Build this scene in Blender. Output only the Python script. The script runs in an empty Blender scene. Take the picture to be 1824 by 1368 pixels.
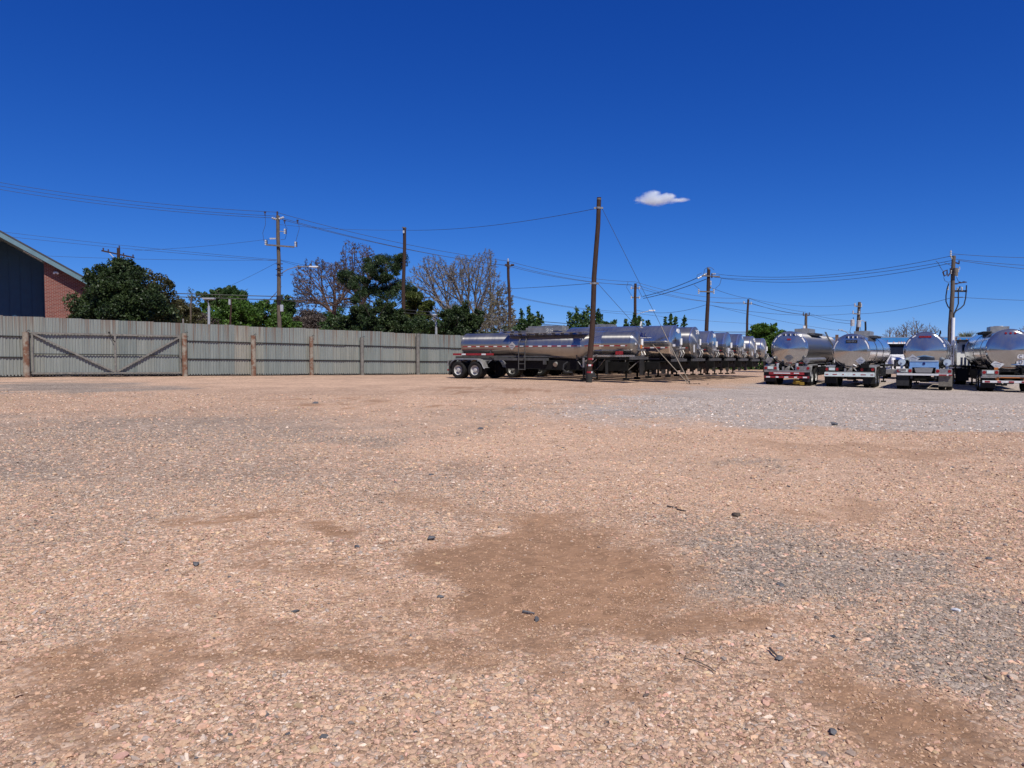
import bpy, bmesh, math, random
import numpy as np
from mathutils import Vector, Matrix
random.seed(7)
RNG = np.random.default_rng(11)
SC = bpy.context.scene
COL = SC.collection
R = math.radians

# ------------------------------------------------------------------ camera
F_PX, EYE = 1300.0, 1.6
PITCH = math.atan(54.0 / F_PX)
cam_d = bpy.data.cameras.new('camera')
cam_d.sensor_fit = 'HORIZONTAL'
cam_d.sensor_width = 36.0
cam_d.lens = 36.0 * F_PX / 1824.0
cam_d.clip_start, cam_d.clip_end = 0.1, 6000
cam = bpy.data.objects.new('camera', cam_d)
cam.location = (0, 0, EYE)
cam.rotation_euler = (math.pi / 2 - PITCH, 0, 0)
COL.objects.link(cam)
SC.camera = cam

# ------------------------------------------------------------------ sky, sun, exposure
SUN_EL, SUN_AZ = R(55), R(20)          # behind the camera, a little to the right
world = bpy.data.worlds.new("World")
SC.world = world
world.use_nodes = True
wn, wl = world.node_tree.nodes, world.node_tree.links
wn.clear()
sky = wn.new('ShaderNodeTexSky')
sky.sky_type = 'NISHITA'
sky.sun_disc = False
sky.sun_elevation = SUN_EL
sky.sun_rotation = math.pi - SUN_AZ
sky.altitude = 20
sky.air_density = 0.6
sky.dust_density = 0.0
sky.ozone_density = 3.0
bg = wn.new('ShaderNodeBackground')
bg.inputs['Strength'].default_value = 0.12
# the clear spring sky of the photograph is a deeper blue than the model's: the same curve for every direction
ssep, scom = wn.new('ShaderNodeSeparateColor'), wn.new('ShaderNodeCombineColor')
wl.new(sky.outputs[0], ssep.inputs[0])
for i_, (gain, power) in enumerate(((0.105, 1.68), (0.38, 1.13), (1.43, 0.745))):
    pw = wn.new('ShaderNodeMath'); pw.operation = 'POWER'; pw.inputs[1].default_value = power
    ml = wn.new('ShaderNodeMath'); ml.operation = 'MULTIPLY'; ml.inputs[1].default_value = gain
    wl.new(ssep.outputs[i_], pw.inputs[0]); wl.new(pw.outputs[0], ml.inputs[0]); wl.new(ml.outputs[0], scom.inputs[i_])
wo = wn.new('ShaderNodeOutputWorld')
wl.new(scom.outputs[0], bg.inputs['Color'])
wl.new(bg.outputs[0], wo.inputs['Surface'])
sun_d = bpy.data.lights.new('sun', 'SUN')
sun_d.energy = 5.0
sun_d.angle = R(0.53)
sun_d.color = (1.0, 0.945, 0.86)
sun = bpy.data.objects.new('sun', sun_d)
sun.rotation_euler = (math.pi / 2 - SUN_EL, 0, SUN_AZ)
sun.location = (0, -20, 30)
COL.objects.link(sun)
SC.view_settings.view_transform = 'Standard'
SC.view_settings.look = 'None'
SC.view_settings.exposure = 0.0
SC.view_settings.gamma = 1.0
SC.view_settings.use_curve_mapping = False
SC.render.engine = 'CYCLES'
SC.cycles.max_bounces = 7
SC.cycles.transparent_max_bounces = 6
SC.cycles.volume_bounces = 4
SC.cycles.use_denoising = True

# ------------------------------------------------------------------ photograph pixels <-> place
SP, CP = math.sin(PITCH), math.cos(PITCH)

def ray(px, py):
    cx, cy = (px - 912) / F_PX, (684 - py) / F_PX
    return Vector((cx, CP + cy * SP, -SP + cy * CP))

def at(px, py, depth):
    d = ray(px, py)
    return Vector((0, 0, EYE)) + d * (depth / d.y)

def xat(px, depth):
    return (px - 912) / F_PX * depth

def smooth(a, b, x):
    t = np.clip((np.asarray(x, float) - a) / (b - a), 0, 1)
    return t * t * (3 - 2 * t)

GXX = [-60, -26, -3, 4, 15.6, 25, 60]
GXZ = [.55, .42, .12, .10, -.20, -.32, -.5]

def gz(x, y):
    """height of the gently tilted yard"""
    r = smooth(4, 34, y) * np.interp(x, GXX, GXZ)
    return r if np.ndim(r) else float(r)

def gpt(px, py):
    d = ray(px, py)
    t = EYE / -d.z
    for _ in range(12):
        p = Vector((0, 0, EYE)) + d * t
        t = (EYE - gz(p.x, p.y)) / -d.z
    return Vector((0, 0, EYE)) + d * t

# value noise (2-D, numpy)
_PERM = RNG.random((256, 256))

def vnoise(x, y):
    xi, yi = np.floor(x).astype(int), np.floor(y).astype(int)
    fx, fy = x - xi, y - yi
    fx, fy = fx * fx * (3 - 2 * fx), fy * fy * (3 - 2 * fy)
    a = _PERM[xi % 256, yi % 256]; b = _PERM[(xi + 1) % 256, yi % 256]
    c = _PERM[xi % 256, (yi + 1) % 256]; d = _PERM[(xi + 1) % 256, (yi + 1) % 256]
    return (a * (1 - fx) + b * fx) * (1 - fy) + (c * (1 - fx) + d * fx) * fy

def fbm(x, y, o=4):
    s, a, n = 0, .5, 0
    for k in range(o):
        s = s + a * vnoise(x * 2 ** k + 17.3 * k, y * 2 ** k + 5.1 * k); n += a; a *= .5
    return s / n

# ------------------------------------------------------------------ materials
def mat(name):
    m = bpy.data.materials.new(name)
    m.use_nodes = True
    nt = m.node_tree
    return m, nt.nodes, nt.links, nt.nodes['Principled BSDF']

def node(ns, t, **kw):
    n = ns.new(t)
    for k, v in kw.items():
        if k in n.inputs:
            n.inputs[k].default_value = v
        else:
            setattr(n, k, v)
    return n

def ramp(ns, stops):
    r = ns.new('ShaderNodeValToRGB')
    e = r.color_ramp.elements
    while len(e) < len(stops):
        e.new(.5)
    for i, (p, c) in enumerate(stops):
        e[i].position = p
        e[i].color = (*c, 1) if len(c) == 3 else c
    return r

def plain(name, col, rough=.6, metal=0., var=.25, scale=3., bump=0., spec=.5, stretch=(1, 1, 1), coord='Object'):
    """base colour with grain and wear, optional relief"""
    m, ns, ls, b = mat(name)
    tc = ns.new('ShaderNodeTexCoord')
    mp = node(ns, 'ShaderNodeMapping'); mp.inputs['Scale'].default_value = stretch
    ls.new(tc.outputs[coord], mp.inputs['Vector'])
    nz = node(ns, 'ShaderNodeTexNoise', Scale=scale, Detail=6., Roughness=.65)
    ls.new(mp.outputs[0], nz.inputs['Vector'])
    lo = tuple(c * (1 - var) for c in col); hi = tuple(min(1, c * (1 + var)) for c in col)
    rp = ramp(ns, [(.3, lo), (.7, hi)])
    ls.new(nz.outputs[0], rp.inputs[0])
    ls.new(rp.outputs[0], b.inputs['Base Color'])
    b.inputs['Metallic'].default_value = metal
    b.inputs['Specular IOR Level'].default_value = spec
    mr = node(ns, 'ShaderNodeMapRange'); mr.inputs[3].default_value = max(.02, rough - .1 * rough * 2); mr.inputs[4].default_value = min(1, rough * 1.2)
    ls.new(nz.outputs[0], mr.inputs[0]); ls.new(mr.outputs[0], b.inputs['Roughness'])
    if bump:
        bp = node(ns, 'ShaderNodeBump', Strength=bump, Distance=.02)
        ls.new(nz.outputs[0], bp.inputs['Height']); ls.new(bp.outputs[0], b.inputs['Normal'])
    return m

def steel(name, rough, tint=(.70, .70, .69), wave=.12, dirt=.35, metal=.92, aniso=0.):
    """tank steel: faintly rippled plate, hand-polished in patches, with road film and run-off streaks"""
    m, ns, ls, b = mat(name)
    tc = ns.new('ShaderNodeTexCoord'); oi = ns.new('ShaderNodeObjectInfo')
    cmb = ns.new('ShaderNodeCombineXYZ'); mu = node(ns, 'ShaderNodeMath', operation='MULTIPLY'); mu.inputs[1].default_value = 50.
    ls.new(oi.outputs['Random'], mu.inputs[0]); ls.new(mu.outputs[0], cmb.inputs[0])
    ad = node(ns, 'ShaderNodeVectorMath', operation='ADD'); ls.new(tc.outputs['Object'], ad.inputs[0]); ls.new(cmb.outputs[0], ad.inputs[1])
    def noise(scl, sc, det, ro):
        mp = node(ns, 'ShaderNodeMapping'); mp.inputs['Scale'].default_value = scl; ls.new(ad.outputs[0], mp.inputs[0])
        n_ = node(ns, 'ShaderNodeTexNoise', Scale=sc, Detail=det, Roughness=ro); ls.new(mp.outputs[0], n_.inputs['Vector']); return n_
    n1 = noise((1.0, .5, .5), .8, 2., .5)
    n2 = noise((4.5, 1.2, .30), 1.3, 7., .7)       # run-off streaks down the sides
    n3 = noise((.55, .55, .55), 1.2, 5., .6)       # cloudy film
    rp = ramp(ns, [(.44, (0, 0, 0)), (.76, (1, 1, 1))]); ls.new(n2.outputs[0], rp.inputs[0])
    rp3 = ramp(ns, [(.38, (0, 0, 0)), (.70, (1, 1, 1))]); ls.new(n3.outputs[0], rp3.inputs[0])
    sm_ = node(ns, 'ShaderNodeMath', operation='MULTIPLY_ADD'); sm_.inputs[1].default_value = .6; ls.new(rp.outputs[0], sm_.inputs[0])
    h_ = node(ns, 'ShaderNodeMath', operation='MULTIPLY'); h_.inputs[1].default_value = .5; ls.new(rp3.outputs[0], h_.inputs[0]); ls.new(h_.outputs[0], sm_.inputs[2])
    mm = node(ns, 'ShaderNodeMath', operation='MULTIPLY'); mm.inputs[1].default_value = dirt; mm.use_clamp = True; ls.new(sm_.outputs[0], mm.inputs[0])
    mx = node(ns, 'ShaderNodeMix', data_type='RGBA'); mx.inputs[6].default_value = (*tint, 1); mx.inputs[7].default_value = (.27, .25, .215, 1)
    ls.new(mm.outputs[0], mx.inputs[0]); ls.new(mx.outputs[2], b.inputs['Base Color'])
    me_ = node(ns, 'ShaderNodeMath', operation='MULTIPLY_ADD'); me_.inputs[1].default_value = -.45; me_.inputs[2].default_value = metal
    ls.new(mm.outputs[0], me_.inputs[0]); ls.new(me_.outputs[0], b.inputs['Metallic'])
    ma = node(ns, 'ShaderNodeMath', operation='MULTIPLY_ADD'); ma.inputs[1].default_value = .30; ma.inputs[2].default_value = rough
    ls.new(mm.outputs[0], ma.inputs[0]); ls.new(ma.outputs[0], b.inputs['Roughness'])
    if aniso:
        tg = node(ns, 'ShaderNodeTangent', direction_type='RADIAL', axis='X'); ls.new(tg.outputs[0], b.inputs['Tangent'])
        b.inputs['Anisotropic'].default_value = aniso; b.inputs['Anisotropic Rotation'].default_value = .25
    bp = node(ns, 'ShaderNodeBump', Strength=wave, Distance=.05); ls.new(n1.outputs[0], bp.inputs['Height']); ls.new(bp.outputs[0], b.inputs['Normal'])
    return m

def leafmat(name, a, b_, c, scale=.7, trans=.25):
    m, ns, ls, b = mat(name)
    geo = ns.new('ShaderNodeNewGeometry')
    tc = ns.new('ShaderNodeTexCoord')
    nz = node(ns, 'ShaderNodeTexNoise', Scale=scale, Detail=3.)
    ls.new(tc.outputs['Object'], nz.inputs['Vector'])
    ad = node(ns, 'ShaderNodeMath', operation='MULTIPLY_ADD'); ad.inputs[1].default_value = .45
    ls.new(geo.outputs['Random Per Island'], ad.inputs[0]); ls.new(nz.outputs[0], ad.inputs[2])
    rp = ramp(ns, [(.35, a), (.68, b_), (.98, c)])
    ls.new(ad.outputs[0], rp.inputs[0]); ls.new(rp.outputs[0], b.inputs['Base Color'])
    b.inputs['Roughness'].default_value = .5
    b.inputs['Specular IOR Level'].default_value = .35
    tr = ns.new('ShaderNodeBsdfTranslucent'); ls.new(rp.outputs[0], tr.inputs['Color'])
    mx = ns.new('ShaderNodeMixShader'); mx.inputs[0].default_value = trans
    out = ns['Material Output'] if 'Material Output' in ns else None
    ls.new(b.outputs[0], mx.inputs[1]); ls.new(tr.outputs[0], mx.inputs[2]); ls.new(mx.outputs[0], out.inputs['Surface'])
    return m

M = {}
M['polished'] = steel('polished_steel', .075, (.50, .495, .48), .06, .46, .93)
M['satin'] = steel('satin_steel', .30, (.36, .355, .34), .06, .45, .90, .93)
M['dull_steel'] = steel('dull_steel', .36, (.47, .46, .44), .08, .45, .88, .9)
M['bright'] = steel('bright_steel', .1, (.85, .85, .85), .02, .1)
M['alu'] = plain('weathered_aluminium', (.30, .29, .27), .45, .6, .3, 4, .1)
M['rubber'] = plain('tyre_rubber', (.014, .0135, .013), .8, 0, .4, 9, .2, .25)
M['flap'] = plain('mud_flap_rubber', (.022, .022, .024), .75, 0, .35, 6, .1, .3)
M['flap_tan'] = plain('tan_mud_flap', (.16, .145, .12), .8, 0, .3, 6, .1, .3)  # lighter tan tone, used for one flap
M['chassis'] = plain('chassis_black', (.007, .007, .007), .7, 0, .5, 5, .2, .2)
M['greybeam'] = plain('grey_frame_paint', (.075, .075, .072), .55, .2, .35, 4, .1)
M['fender'] = plain('fender_metal', (.30, .295, .28), .45, .5, .25, 4)
M['white'] = plain('white_paint', (.78, .78, .76), .35, 0, .06, 4)
M['rimwhite'] = plain('dusty_white_rim', (.42, .415, .40), .5, 0, .3, 6)
M['tapewhite'] = plain('reflective_white_tape', (.64, .64, .64), .35, 0, .12, 9)
M['tapered'] = plain('reflective_red_tape', (.26, .018, .022), .4, 0, .35, 9)
M['red_light'] = plain('red_lens', (.24, .012, .014), .18, 0, .2, 9)
M['plate'] = plain('licence_plate_paint', (.60, .68, .66), .4, 0, .15, 12)
M['placard'] = plain('bare_placard_metal', (.50, .49, .46), .4, .5, .2, 8)
M['blue'] = plain('light_blue_paint', (.17, .33, .60), .4, 0, .18, 3)
M['navy'] = plain('navy_lettering', (.010, .016, .10), .4, 0, .2, 8)
M['paleblue'] = plain('pale_blue_tube', (.42, .50, .58), .5, 0, .15, 5)
M['orange'] = plain('orange_paint', (.50, .17, .035), .45, 0, .25, 4)
M['yellow'] = plain('yellow_plastic', (.33, .22, .03), .5, 0, .4, 5)
M['black'] = plain('black_paint', (.012, .012, .013), .4, 0, .4, 6)
M['glass'] = plain('dark_windscreen', (.012, .014, .018), .04, 0, .2, 2, 0, .6)
M['grille'] = plain('truck_grille', (.16, .155, .15), .35, .6, .3, 8)
M['lens'] = plain('headlamp_lens', (.55, .56, .58), .08, 0, .1, 8)
M['mirror'] = steel('mirror_glass', .03, (.55, .66, .66), 0, .1)
M['polewood'] = plain('creosoted_pole', (.050, .030, .023), .85, 0, .55, 5, .35, .2, (6, 6, .5))
M['polegrey'] = plain('weathered_pole', (.115, .092, .073), .85, 0, .5, 5, .35, .2, (6, 6, .5))
M['polebase'] = plain('tarred_pole_base', (.030, .031, .028), .8, 0, .4, 5, .2, .3)
M['arm'] = plain('crossarm_wood', (.14, .12, .10), .8, 0, .4, 6, .2)
M['insul'] = plain('porcelain', (.42, .43, .44), .25, 0, .25, 8)
M['insuldark'] = plain('brown_porcelain', (.045, .03, .03), .3, 0, .4, 8)
M['galv'] = plain('galvanised_pole', (.48, .50, .52), .45, .4, .15, 6)
M['wire'] = plain('cable_sheath', (.012, .012, .014), .6, 0, .2, 1)
M['wiregrey'] = plain('bare_conductor', (.045, .05, .06), .6, 0, .2, 1)
M['guy'] = plain('guy_wire_guard', (.40, .36, .28), .5, 0, .2, 2)
M['bark'] = plain('bark', (.085, .066, .052), .9, 0, .45, 6, .5, .2, (3, 3, .7))
M['barkgrey'] = plain('grey_bark', (.17, .15, .135), .9, 0, .4, 5, .4, .2, (3, 3, .7))
M['barkred'] = plain('reddish_bark', (.12, .080, .068), .9, 0, .4, 5, .4, .2, (3, 3, .7))
M['rustrail'] = plain('dark_angle_iron', (.012, .011, .011), .85, 0., .5, 4, .2)
M['gateiron'] = plain('gate_angle_iron', (.20, .19, .165), .6, .3, .35, 5, .15)
M['tealpaint'] = plain('teal_fascia_paint', (.125, .215, .25), .5, 0, .12, 2)
M['soffit'] = plain('soffit_paint', (.16, .21, .235), .6, 0, .12, 2)
M['shingle'] = plain('dark_roof_shingle', (.05, .05, .055), .9, 0, .4, 5, .3)
M['bluesiding'] = plain('blue_siding', (.014, .056, .115), .6, 0, .15, 1.5)
M['bluefascia'] = plain('bright_blue_fascia', (.035, .19, .46), .4, 0, .12, .6)
M['wallwhite'] = plain('white_metal_wall', (.70, .70, .69), .5, 0, .06, .8)
M['roof_shade_grey'] = plain('grey_roof_eave_shade', (.22, .22, .23), .5, 0, .15, .8)  # grey of the roof, also of the painted eave shadow
M['darkstone'] = plain('dark_stone', (.10, .10, .105), .85, 0, .5, 20, .5)
M['twig'] = plain('dry_stick', (.085, .065, .055), .9, 0, .5, 20, .3)
M['teal_bin'] = plain('dark_teal_paint', (.018, .060, .085), .5, 0, .25, 2)
M['leafdark'] = leafmat('glossy_dark_leaf', (.010, .020, .008), (.026, .048, .014), (.062, .095, .030))
M['leafgreen'] = leafmat('spring_green_leaf', (.025, .055, .008), (.055, .115, .014), (.10, .19, .028))
M['leafmid'] = leafmat('mid_green_leaf', (.014, .034, .010), (.034, .074, .018), (.075, .13, .034))
M['leafolive'] = leafmat('olive_leaf', (.028, .030, .010), (.060, .060, .020), (.11, .10, .04))
M['leafgrey'] = leafmat('grey_green_leaf', (.035, .045, .025), (.075, .088, .046), (.13, .14, .08))
M['needle'] = leafmat('pine_needle', (.012, .026, .010), (.028, .056, .017), (.062, .10, .030), 1.2)
M['needleyel'] = leafmat('young_pine_needle', (.030, .045, .008), (.065, .088, .014), (.11, .13, .03), 1.2)
M['bud'] = leafmat('pale_bud', (.09, .085, .05), (.17, .15, .09), (.25, .22, .13), 1.2)
M['deadleaf'] = leafmat('dry_twig_tip', (.055, .042, .036), (.10, .078, .066), (.15, .12, .10), 1.2)

# ------------------------------------------------------------------ mesh helpers
class MB:
    """collects simple shapes into one mesh"""
    def __init__(s):
        s.v, s.f = [], []
    def add(s, vs, fs):
        o = len(s.v)
        s.v += [tuple(v) for v in vs]
        s.f += [tuple(i + o for i in f) for f in fs]
        return s
    def box(s, c, d, rot=None):
        c = Vector(c)
        vs = []
        for x in (-.5, .5):
            for y in (-.5, .5):
                for z in (-.5, .5):
                    p = Vector((x * d[0], y * d[1], z * d[2]))
                    vs.append(c + (rot @ p if rot else p))
        return s.add(vs, [(0, 1, 3, 2), (4, 6, 7, 5), (0, 4, 5, 1), (2, 3, 7, 6), (0, 2, 6, 4), (1, 5, 7, 3)])
    def cyl(s, a, b, r0, r1=None, n=12, caps=True):
        a, b = Vector(a), Vector(b); r1 = r0 if r1 is None else r1
        w = (b - a).normalized()
        u = w.orthogonal().normalized(); t = w.cross(u)
        vs = []
        for p, r in ((a, r0), (b, r1)):
            for k in range(n):
                q = 2 * math.pi * k / n
                vs.append(p + u * (r * math.cos(q)) + t * (r * math.sin(q)))
        fs = [(k, (k + 1) % n, n + (k + 1) % n, n + k) for k in range(n)]
        if caps:
            fs += [tuple(range(n - 1, -1, -1)), tuple(range(n, 2 * n))]
        return s.add(vs, fs)
    def tube(s, pts, r, n=6, r1=None):
        pts = [Vector(p) for p in pts]
        m = len(pts)
        u = None; vs = []
        for i, p in enumerate(pts):
            w = (pts[min(i + 1, m - 1)] - pts[max(i - 1, 0)]).normalized()
            if u is None:
                u = w.orthogonal().normalized()
            u = (u - w * u.dot(w)).normalized(); t = w.cross(u)
            rr = r if r1 is None else r + (r1 - r) * i / (m - 1)
            for k in range(n):
                q = 2 * math.pi * k / n
                vs.append(p + u * (rr * math.cos(q)) + t * (rr * math.sin(q)))
        fs = [(i * n + k, i * n + (k + 1) % n, (i + 1) * n + (k + 1) % n, (i + 1) * n + k) for i in range(m - 1) for k in range(n)]
        fs += [tuple(range(n - 1, -1, -1)), tuple(range((m - 1) * n, m * n))]
        return s.add(vs, fs)
    def loft(s, rings, n=40, caps=False):
        """rings along x: (x, cz, ry, rz)"""
        vs = []
        for (x, cz, ry, rz) in rings:
            for k in range(n):
                q = 2 * math.pi * k / n
                vs.append((x, ry * math.cos(q), cz + rz * math.sin(q)))
        fs = [(i * n + k, i * n + (k + 1) % n, (i + 1) * n + (k + 1) % n, (i + 1) * n + k) for i in range(len(rings) - 1) for k in range(n)]
        if caps:
            fs += [tuple(range(n - 1, -1, -1)), tuple(range((len(rings) - 1) * n, len(rings) * n))]
        return s.add(vs, fs)
    def prism(s, poly, axis, a, b):
        """polygon of 2-D points extruded along axis 'x','y' or 'z' from a to b"""
        def P(p, t):
            return {'x': (t, p[0], p[1]), 'y': (p[0], t, p[1]), 'z': (p[0], p[1], t)}[axis]
        n = len(poly)
        vs = [P(p, a) for p in poly] + [P(p, b) for p in poly]
        fs = [(k, (k + 1) % n, n + (k + 1) % n, n + k) for k in range(n)] + [tuple(range(n - 1, -1, -1)), tuple(range(n, 2 * n))]
        return s.add(vs, fs)
    def mesh(s, name, m, smooth=False, bevel=0., fix=True):
        me = bpy.data.meshes.new(name)
        me.from_pydata(s.v, [], s.f)
        if fix or bevel:
            bm = bmesh.new(); bm.from_mesh(me)
            bmesh.ops.recalc_face_normals(bm, faces=bm.faces)
            if bevel:
                es = [e for e in bm.edges if len(e.link_faces) == 2 and e.calc_face_angle(0) > .6]
                bmesh.ops.bevel(bm, geom=es, offset=bevel, segments=2, affect='EDGES', profile=.5)
            bm.to_mesh(me); bm.free()
        if smooth:
            me.polygons.foreach_set('use_smooth', [True] * len(me.polygons))
            me.set_sharp_from_angle(angle=R(42))
        me.materials.append(m)
        return me

def obj(name, data, parent=None, loc=None, rot=None, label=None):
    o = bpy.data.objects.new(name, data)
    COL.objects.link(o)
    if parent is not None:
        o.parent = parent
    if loc is not None:
        o.location = loc
    if rot is not None:
        o.rotation_euler = rot
    if label:
        o['label'] = label
    return o

def part(name, mb, m, parent, smooth=False, bevel=0., label=None):
    return obj(name, mb.mesh(name, M[m] if isinstance(m, str) else m, smooth, bevel), parent, label=label)

def tag(o, label, cat, group=None, kind=None):
    o['label'] = label; o['category'] = cat
    if group: o['group'] = group
    if kind: o['kind'] = kind
    return o

def thing(name, label, cat, loc=(0, 0, 0), rz=0., group=None):
    o = obj(name, None, None, loc, (0, 0, rz))
    o.empty_display_size = .3
    return tag(o, label, cat, group)

def npmesh(name, verts, faces, m, k):
    """fast mesh: verts (n,3), faces (m,k)"""
    me = bpy.data.meshes.new(name)
    me.vertices.add(len(verts)); me.vertices.foreach_set('co', np.ascontiguousarray(verts, dtype=np.float32).ravel())
    nf = len(faces)
    me.loops.add(nf * k); me.loops.foreach_set('vertex_index', np.ascontiguousarray(faces, dtype=np.int32).ravel())
    me.polygons.add(nf)
    me.polygons.foreach_set('loop_start', np.arange(0, nf * k, k, dtype=np.int32))
    try:
        me.polygons.foreach_set('loop_total', np.full(nf, k, dtype=np.int32))
    except Exception:
        pass
    me.update(calc_edges=True)
    me.materials.append(m)
    return me

def text(name, body, size, m, parent, mtx, ext=.004, label=None):
    c = bpy.data.curves.new(name, 'FONT')
    c.body = body; c.size = size; c.extrude = ext; c.align_x = 'CENTER'; c.align_y = 'CENTER'
    c.materials.append(M[m])
    o = bpy.data.objects.new(name, c); COL.objects.link(o)
    o.parent = parent
    o.matrix_local = mtx
    if label: o['label'] = label
    return o

# ------------------------------------------------------------------ ground
def project(x, y):
    rz_ = gz(x, y) - EYE
    dc = np.maximum(y * CP - rz_ * SP, .3)
    return 912 + F_PX * x / dc, 684 - F_PX * (y * SP + rz_ * CP) / dc

# patches of the yard as seen in the photograph: (px, py, half width, half height, weight)
DIRT = [(985, 1010, 170, 62, .95), (950, 930, 130, 30, .6), (1160, 1000, 90, 20, .6), (620, 1165, 260, 34, .75), (330, 1190, 240, 40, .7), (640, 1060, 160, 30, .55), (1500, 1245, 140, 34, .75), (1640, 1310, 170, 64, .8), (120, 1290, 180, 50, .7), (1010, 1070, 215, 72, .9), (905, 965, 140, 44, .8), (1180, 1108, 130, 36, .75), (1000, 1145, 110, 24, .7), (860, 908, 70, 18, .5), (1090, 1010, 120, 26, .6), (450, 934, 120, 14, .9), (560, 995, 110, 22, .55),
        (860, 1170, 190, 26, .7), (190, 1255, 200, 32, .8), (470, 1115, 230, 26, .55), (780, 1140, 130, 28, .7), (1570, 1285, 150, 50, .75),
        (1390, 1195, 130, 22, .6), (1100, 1215, 90, 18, .6), (60, 1320, 130, 40, .7), (1770, 1330, 110, 60, .6), (300, 1090, 90, 10, .6),
        (1450, 905, 160, 16, .55), (1560, 800, 220, 14, .5), (620, 718, 160, 4, .7), (900, 694, 200, 3, .6), (260, 1010, 70, 10, .4),
        (1310, 1110, 90, 14, .5), (700, 890, 90, 8, .35), (1490, 890, 110, 14, .5), (1700, 1245, 90, 12, .4), (500, 1200, 100, 10, .4)]
SAND = [(1000, 775, 620, 42, 1.), (300, 683, 700, 9, 1.), (1350, 860, 420, 60, .6), (860, 720, 300, 20, .7), (1650, 850, 250, 70, .5),
        (1100, 840, 260, 30, .5), (500, 760, 200, 20, .4)]
GREY = [(300, 772, 480, 38, .6), (60, 835, 240, 44, .6), (330, 850, 380, 60, .45), (150, 930, 260, 50, .35), (1250, 985, 150, 22, .5), (110, 690, 230, 9, .95), (330, 795, 200, 14, .4), (1440, 1015, 300, 66, .95),
        (1680, 1140, 240, 75, .85), (1290, 945, 170, 30, .55), (1320, 826, 70, 12, .55), (740, 875, 200, 60, .35), (820, 745, 160, 16, .35),
        (120, 1160, 130, 70, .3), (170, 745, 240, 14, .4), (560, 770, 150, 16, .45), (1800, 1170, 120, 70, .5), (950, 728, 120, 5, .6), (450, 870, 250, 30, .35)]

def zones(x, y):
    px, py = project(x, y)
    wx = (fbm(x * .9 + 40, y * .9, 4) - .5)
    wy = (fbm(x * .9, y * .9 + 80, 4) - .5)
    wf = (fbm(x * 4.1 + 9, y * 4.1, 3) - .5)
    wg = (fbm(x * 11 + 5, y * 11 + 31, 3) - .5)
    qx, qy = px + wx * 380 + wf * 130 + wg * 60, py + (wy * .34 + wf * .14 + wg * .07) * np.maximum(py - 630, 20)
    def m(lst, lo=.45, hi=1.5):
        o = np.zeros_like(px)
        for cx, cy, a, b, w in lst:
            d = np.sqrt(((qx - cx) / a) ** 2 + ((qy - cy) / b) ** 2)
            o = np.maximum(o, w * (1 - smooth(lo, hi, d)))
        return o
    # pale grey gravel drive on the right, in front of the trailers
    low = np.interp(px, [760, 950, 1150, 1300, 1500, 1824, 2400], [726, 744, 752, 756, 768, 800, 860])
    top = np.interp(px, [760, 950, 1150, 1350, 1824], [724, 712, 697, 684, 660])
    pale = .9 * smooth(-22, 14, (low - qy)) * smooth(-12, 12, qy - top) * smooth(740, 1300, qx)
    pale = np.where((y > 15) & (x > 0), pale, 0)
    inview = smooth(1.5, 2.2, y)
    return m(DIRT) * inview, m(SAND) * inview, m(GREY) * inview, pale

def graded(lo, hi, c, a, n):
    """coordinates packed round c"""
    u = np.linspace(math.asinh((lo - c) / a), math.asinh((hi - c) / a), n)
    return c + a * np.sinh(u)

gx_ = graded(-1300, 1300, 0, 2.2, 300)
gy_ = graded(-300, 2600, 5.0, 2.6, 340)
GX, GY = np.meshgrid(gx_, gy_)
X, Y = GX.ravel(), GY.ravel()
Z = gz(X, Y) + (fbm(X * .55, Y * .55, 4) - .5) * .05 * smooth(0, 3, np.hypot(X, Y)) * (1 - smooth(60, 120, np.hypot(X, Y)))
nx, ny = len(gx_), len(gy_)
ii = (np.arange(ny - 1)[:, None] * nx + np.arange(nx - 1)[None, :]).ravel()
faces = np.stack([ii, ii + 1, ii + nx + 1, ii + nx], 1)

m, ns, ls, b = mat('crushed_stone_yard')
at_ = node(ns, 'ShaderNodeAttribute', attribute_name='zone')
at2 = node(ns, 'ShaderNodeAttribute', attribute_name='pale')
sep = ns.new('ShaderNodeSeparateColor'); ls.new(at_.outputs['Color'], sep.inputs[0])
geo = ns.new('ShaderNodeNewGeometry')
flat = node(ns, 'ShaderNodeMapping'); ls.new(geo.outputs['Position'], flat.inputs[0])
flat.inputs['Scale'].default_value = (1, 1, 1)
n_big = node(ns, 'ShaderNodeTexNoise', Scale=.55, Detail=6., Roughness=.6); ls.new(flat.outputs[0], n_big.inputs['Vector'])
n_mid = node(ns, 'ShaderNodeTexNoise', Scale=7., Detail=6., Roughness=.7); ls.new(flat.outputs[0], n_mid.inputs['Vector'])
n_fin = node(ns, 'ShaderNodeTexNoise', Scale=70., Detail=5., Roughness=.75); ls.new(flat.outputs[0], n_fin.inputs['Vector'])
vor = node(ns, 'ShaderNodeTexVoronoi', Scale=26., Randomness=1.); ls.new(flat.outputs[0], vor.inputs['Vector'])
vor2 = node(ns, 'ShaderNodeTexVoronoi', Scale=11., Randomness=1.); ls.new(flat.outputs[0], vor2.inputs['Vector'])
vs_ = ns.new('ShaderNodeSeparateColor'); ls.new(vor.outputs['Color'], vs_.inputs[0])
vs2 = ns.new('ShaderNodeSeparateColor'); ls.new(vor2.outputs['Color'], vs2.inputs[0])
pink = ramp(ns, [(0., (.38, .24, .155)), (.35, (.52, .345, .235)), (.75, (.60, .41, .285)), (1., (.70, .54, .41))]); ls.new(vs_.outputs[0], pink.inputs[0])
greyr = ramp(ns, [(0., (.21, .165, .128)), (.4, (.335, .267, .212)), (.8, (.42, .342, .275)), (1., (.56, .47, .385))]); ls.new(vs_.outputs[0], greyr.inputs[0])
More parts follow.
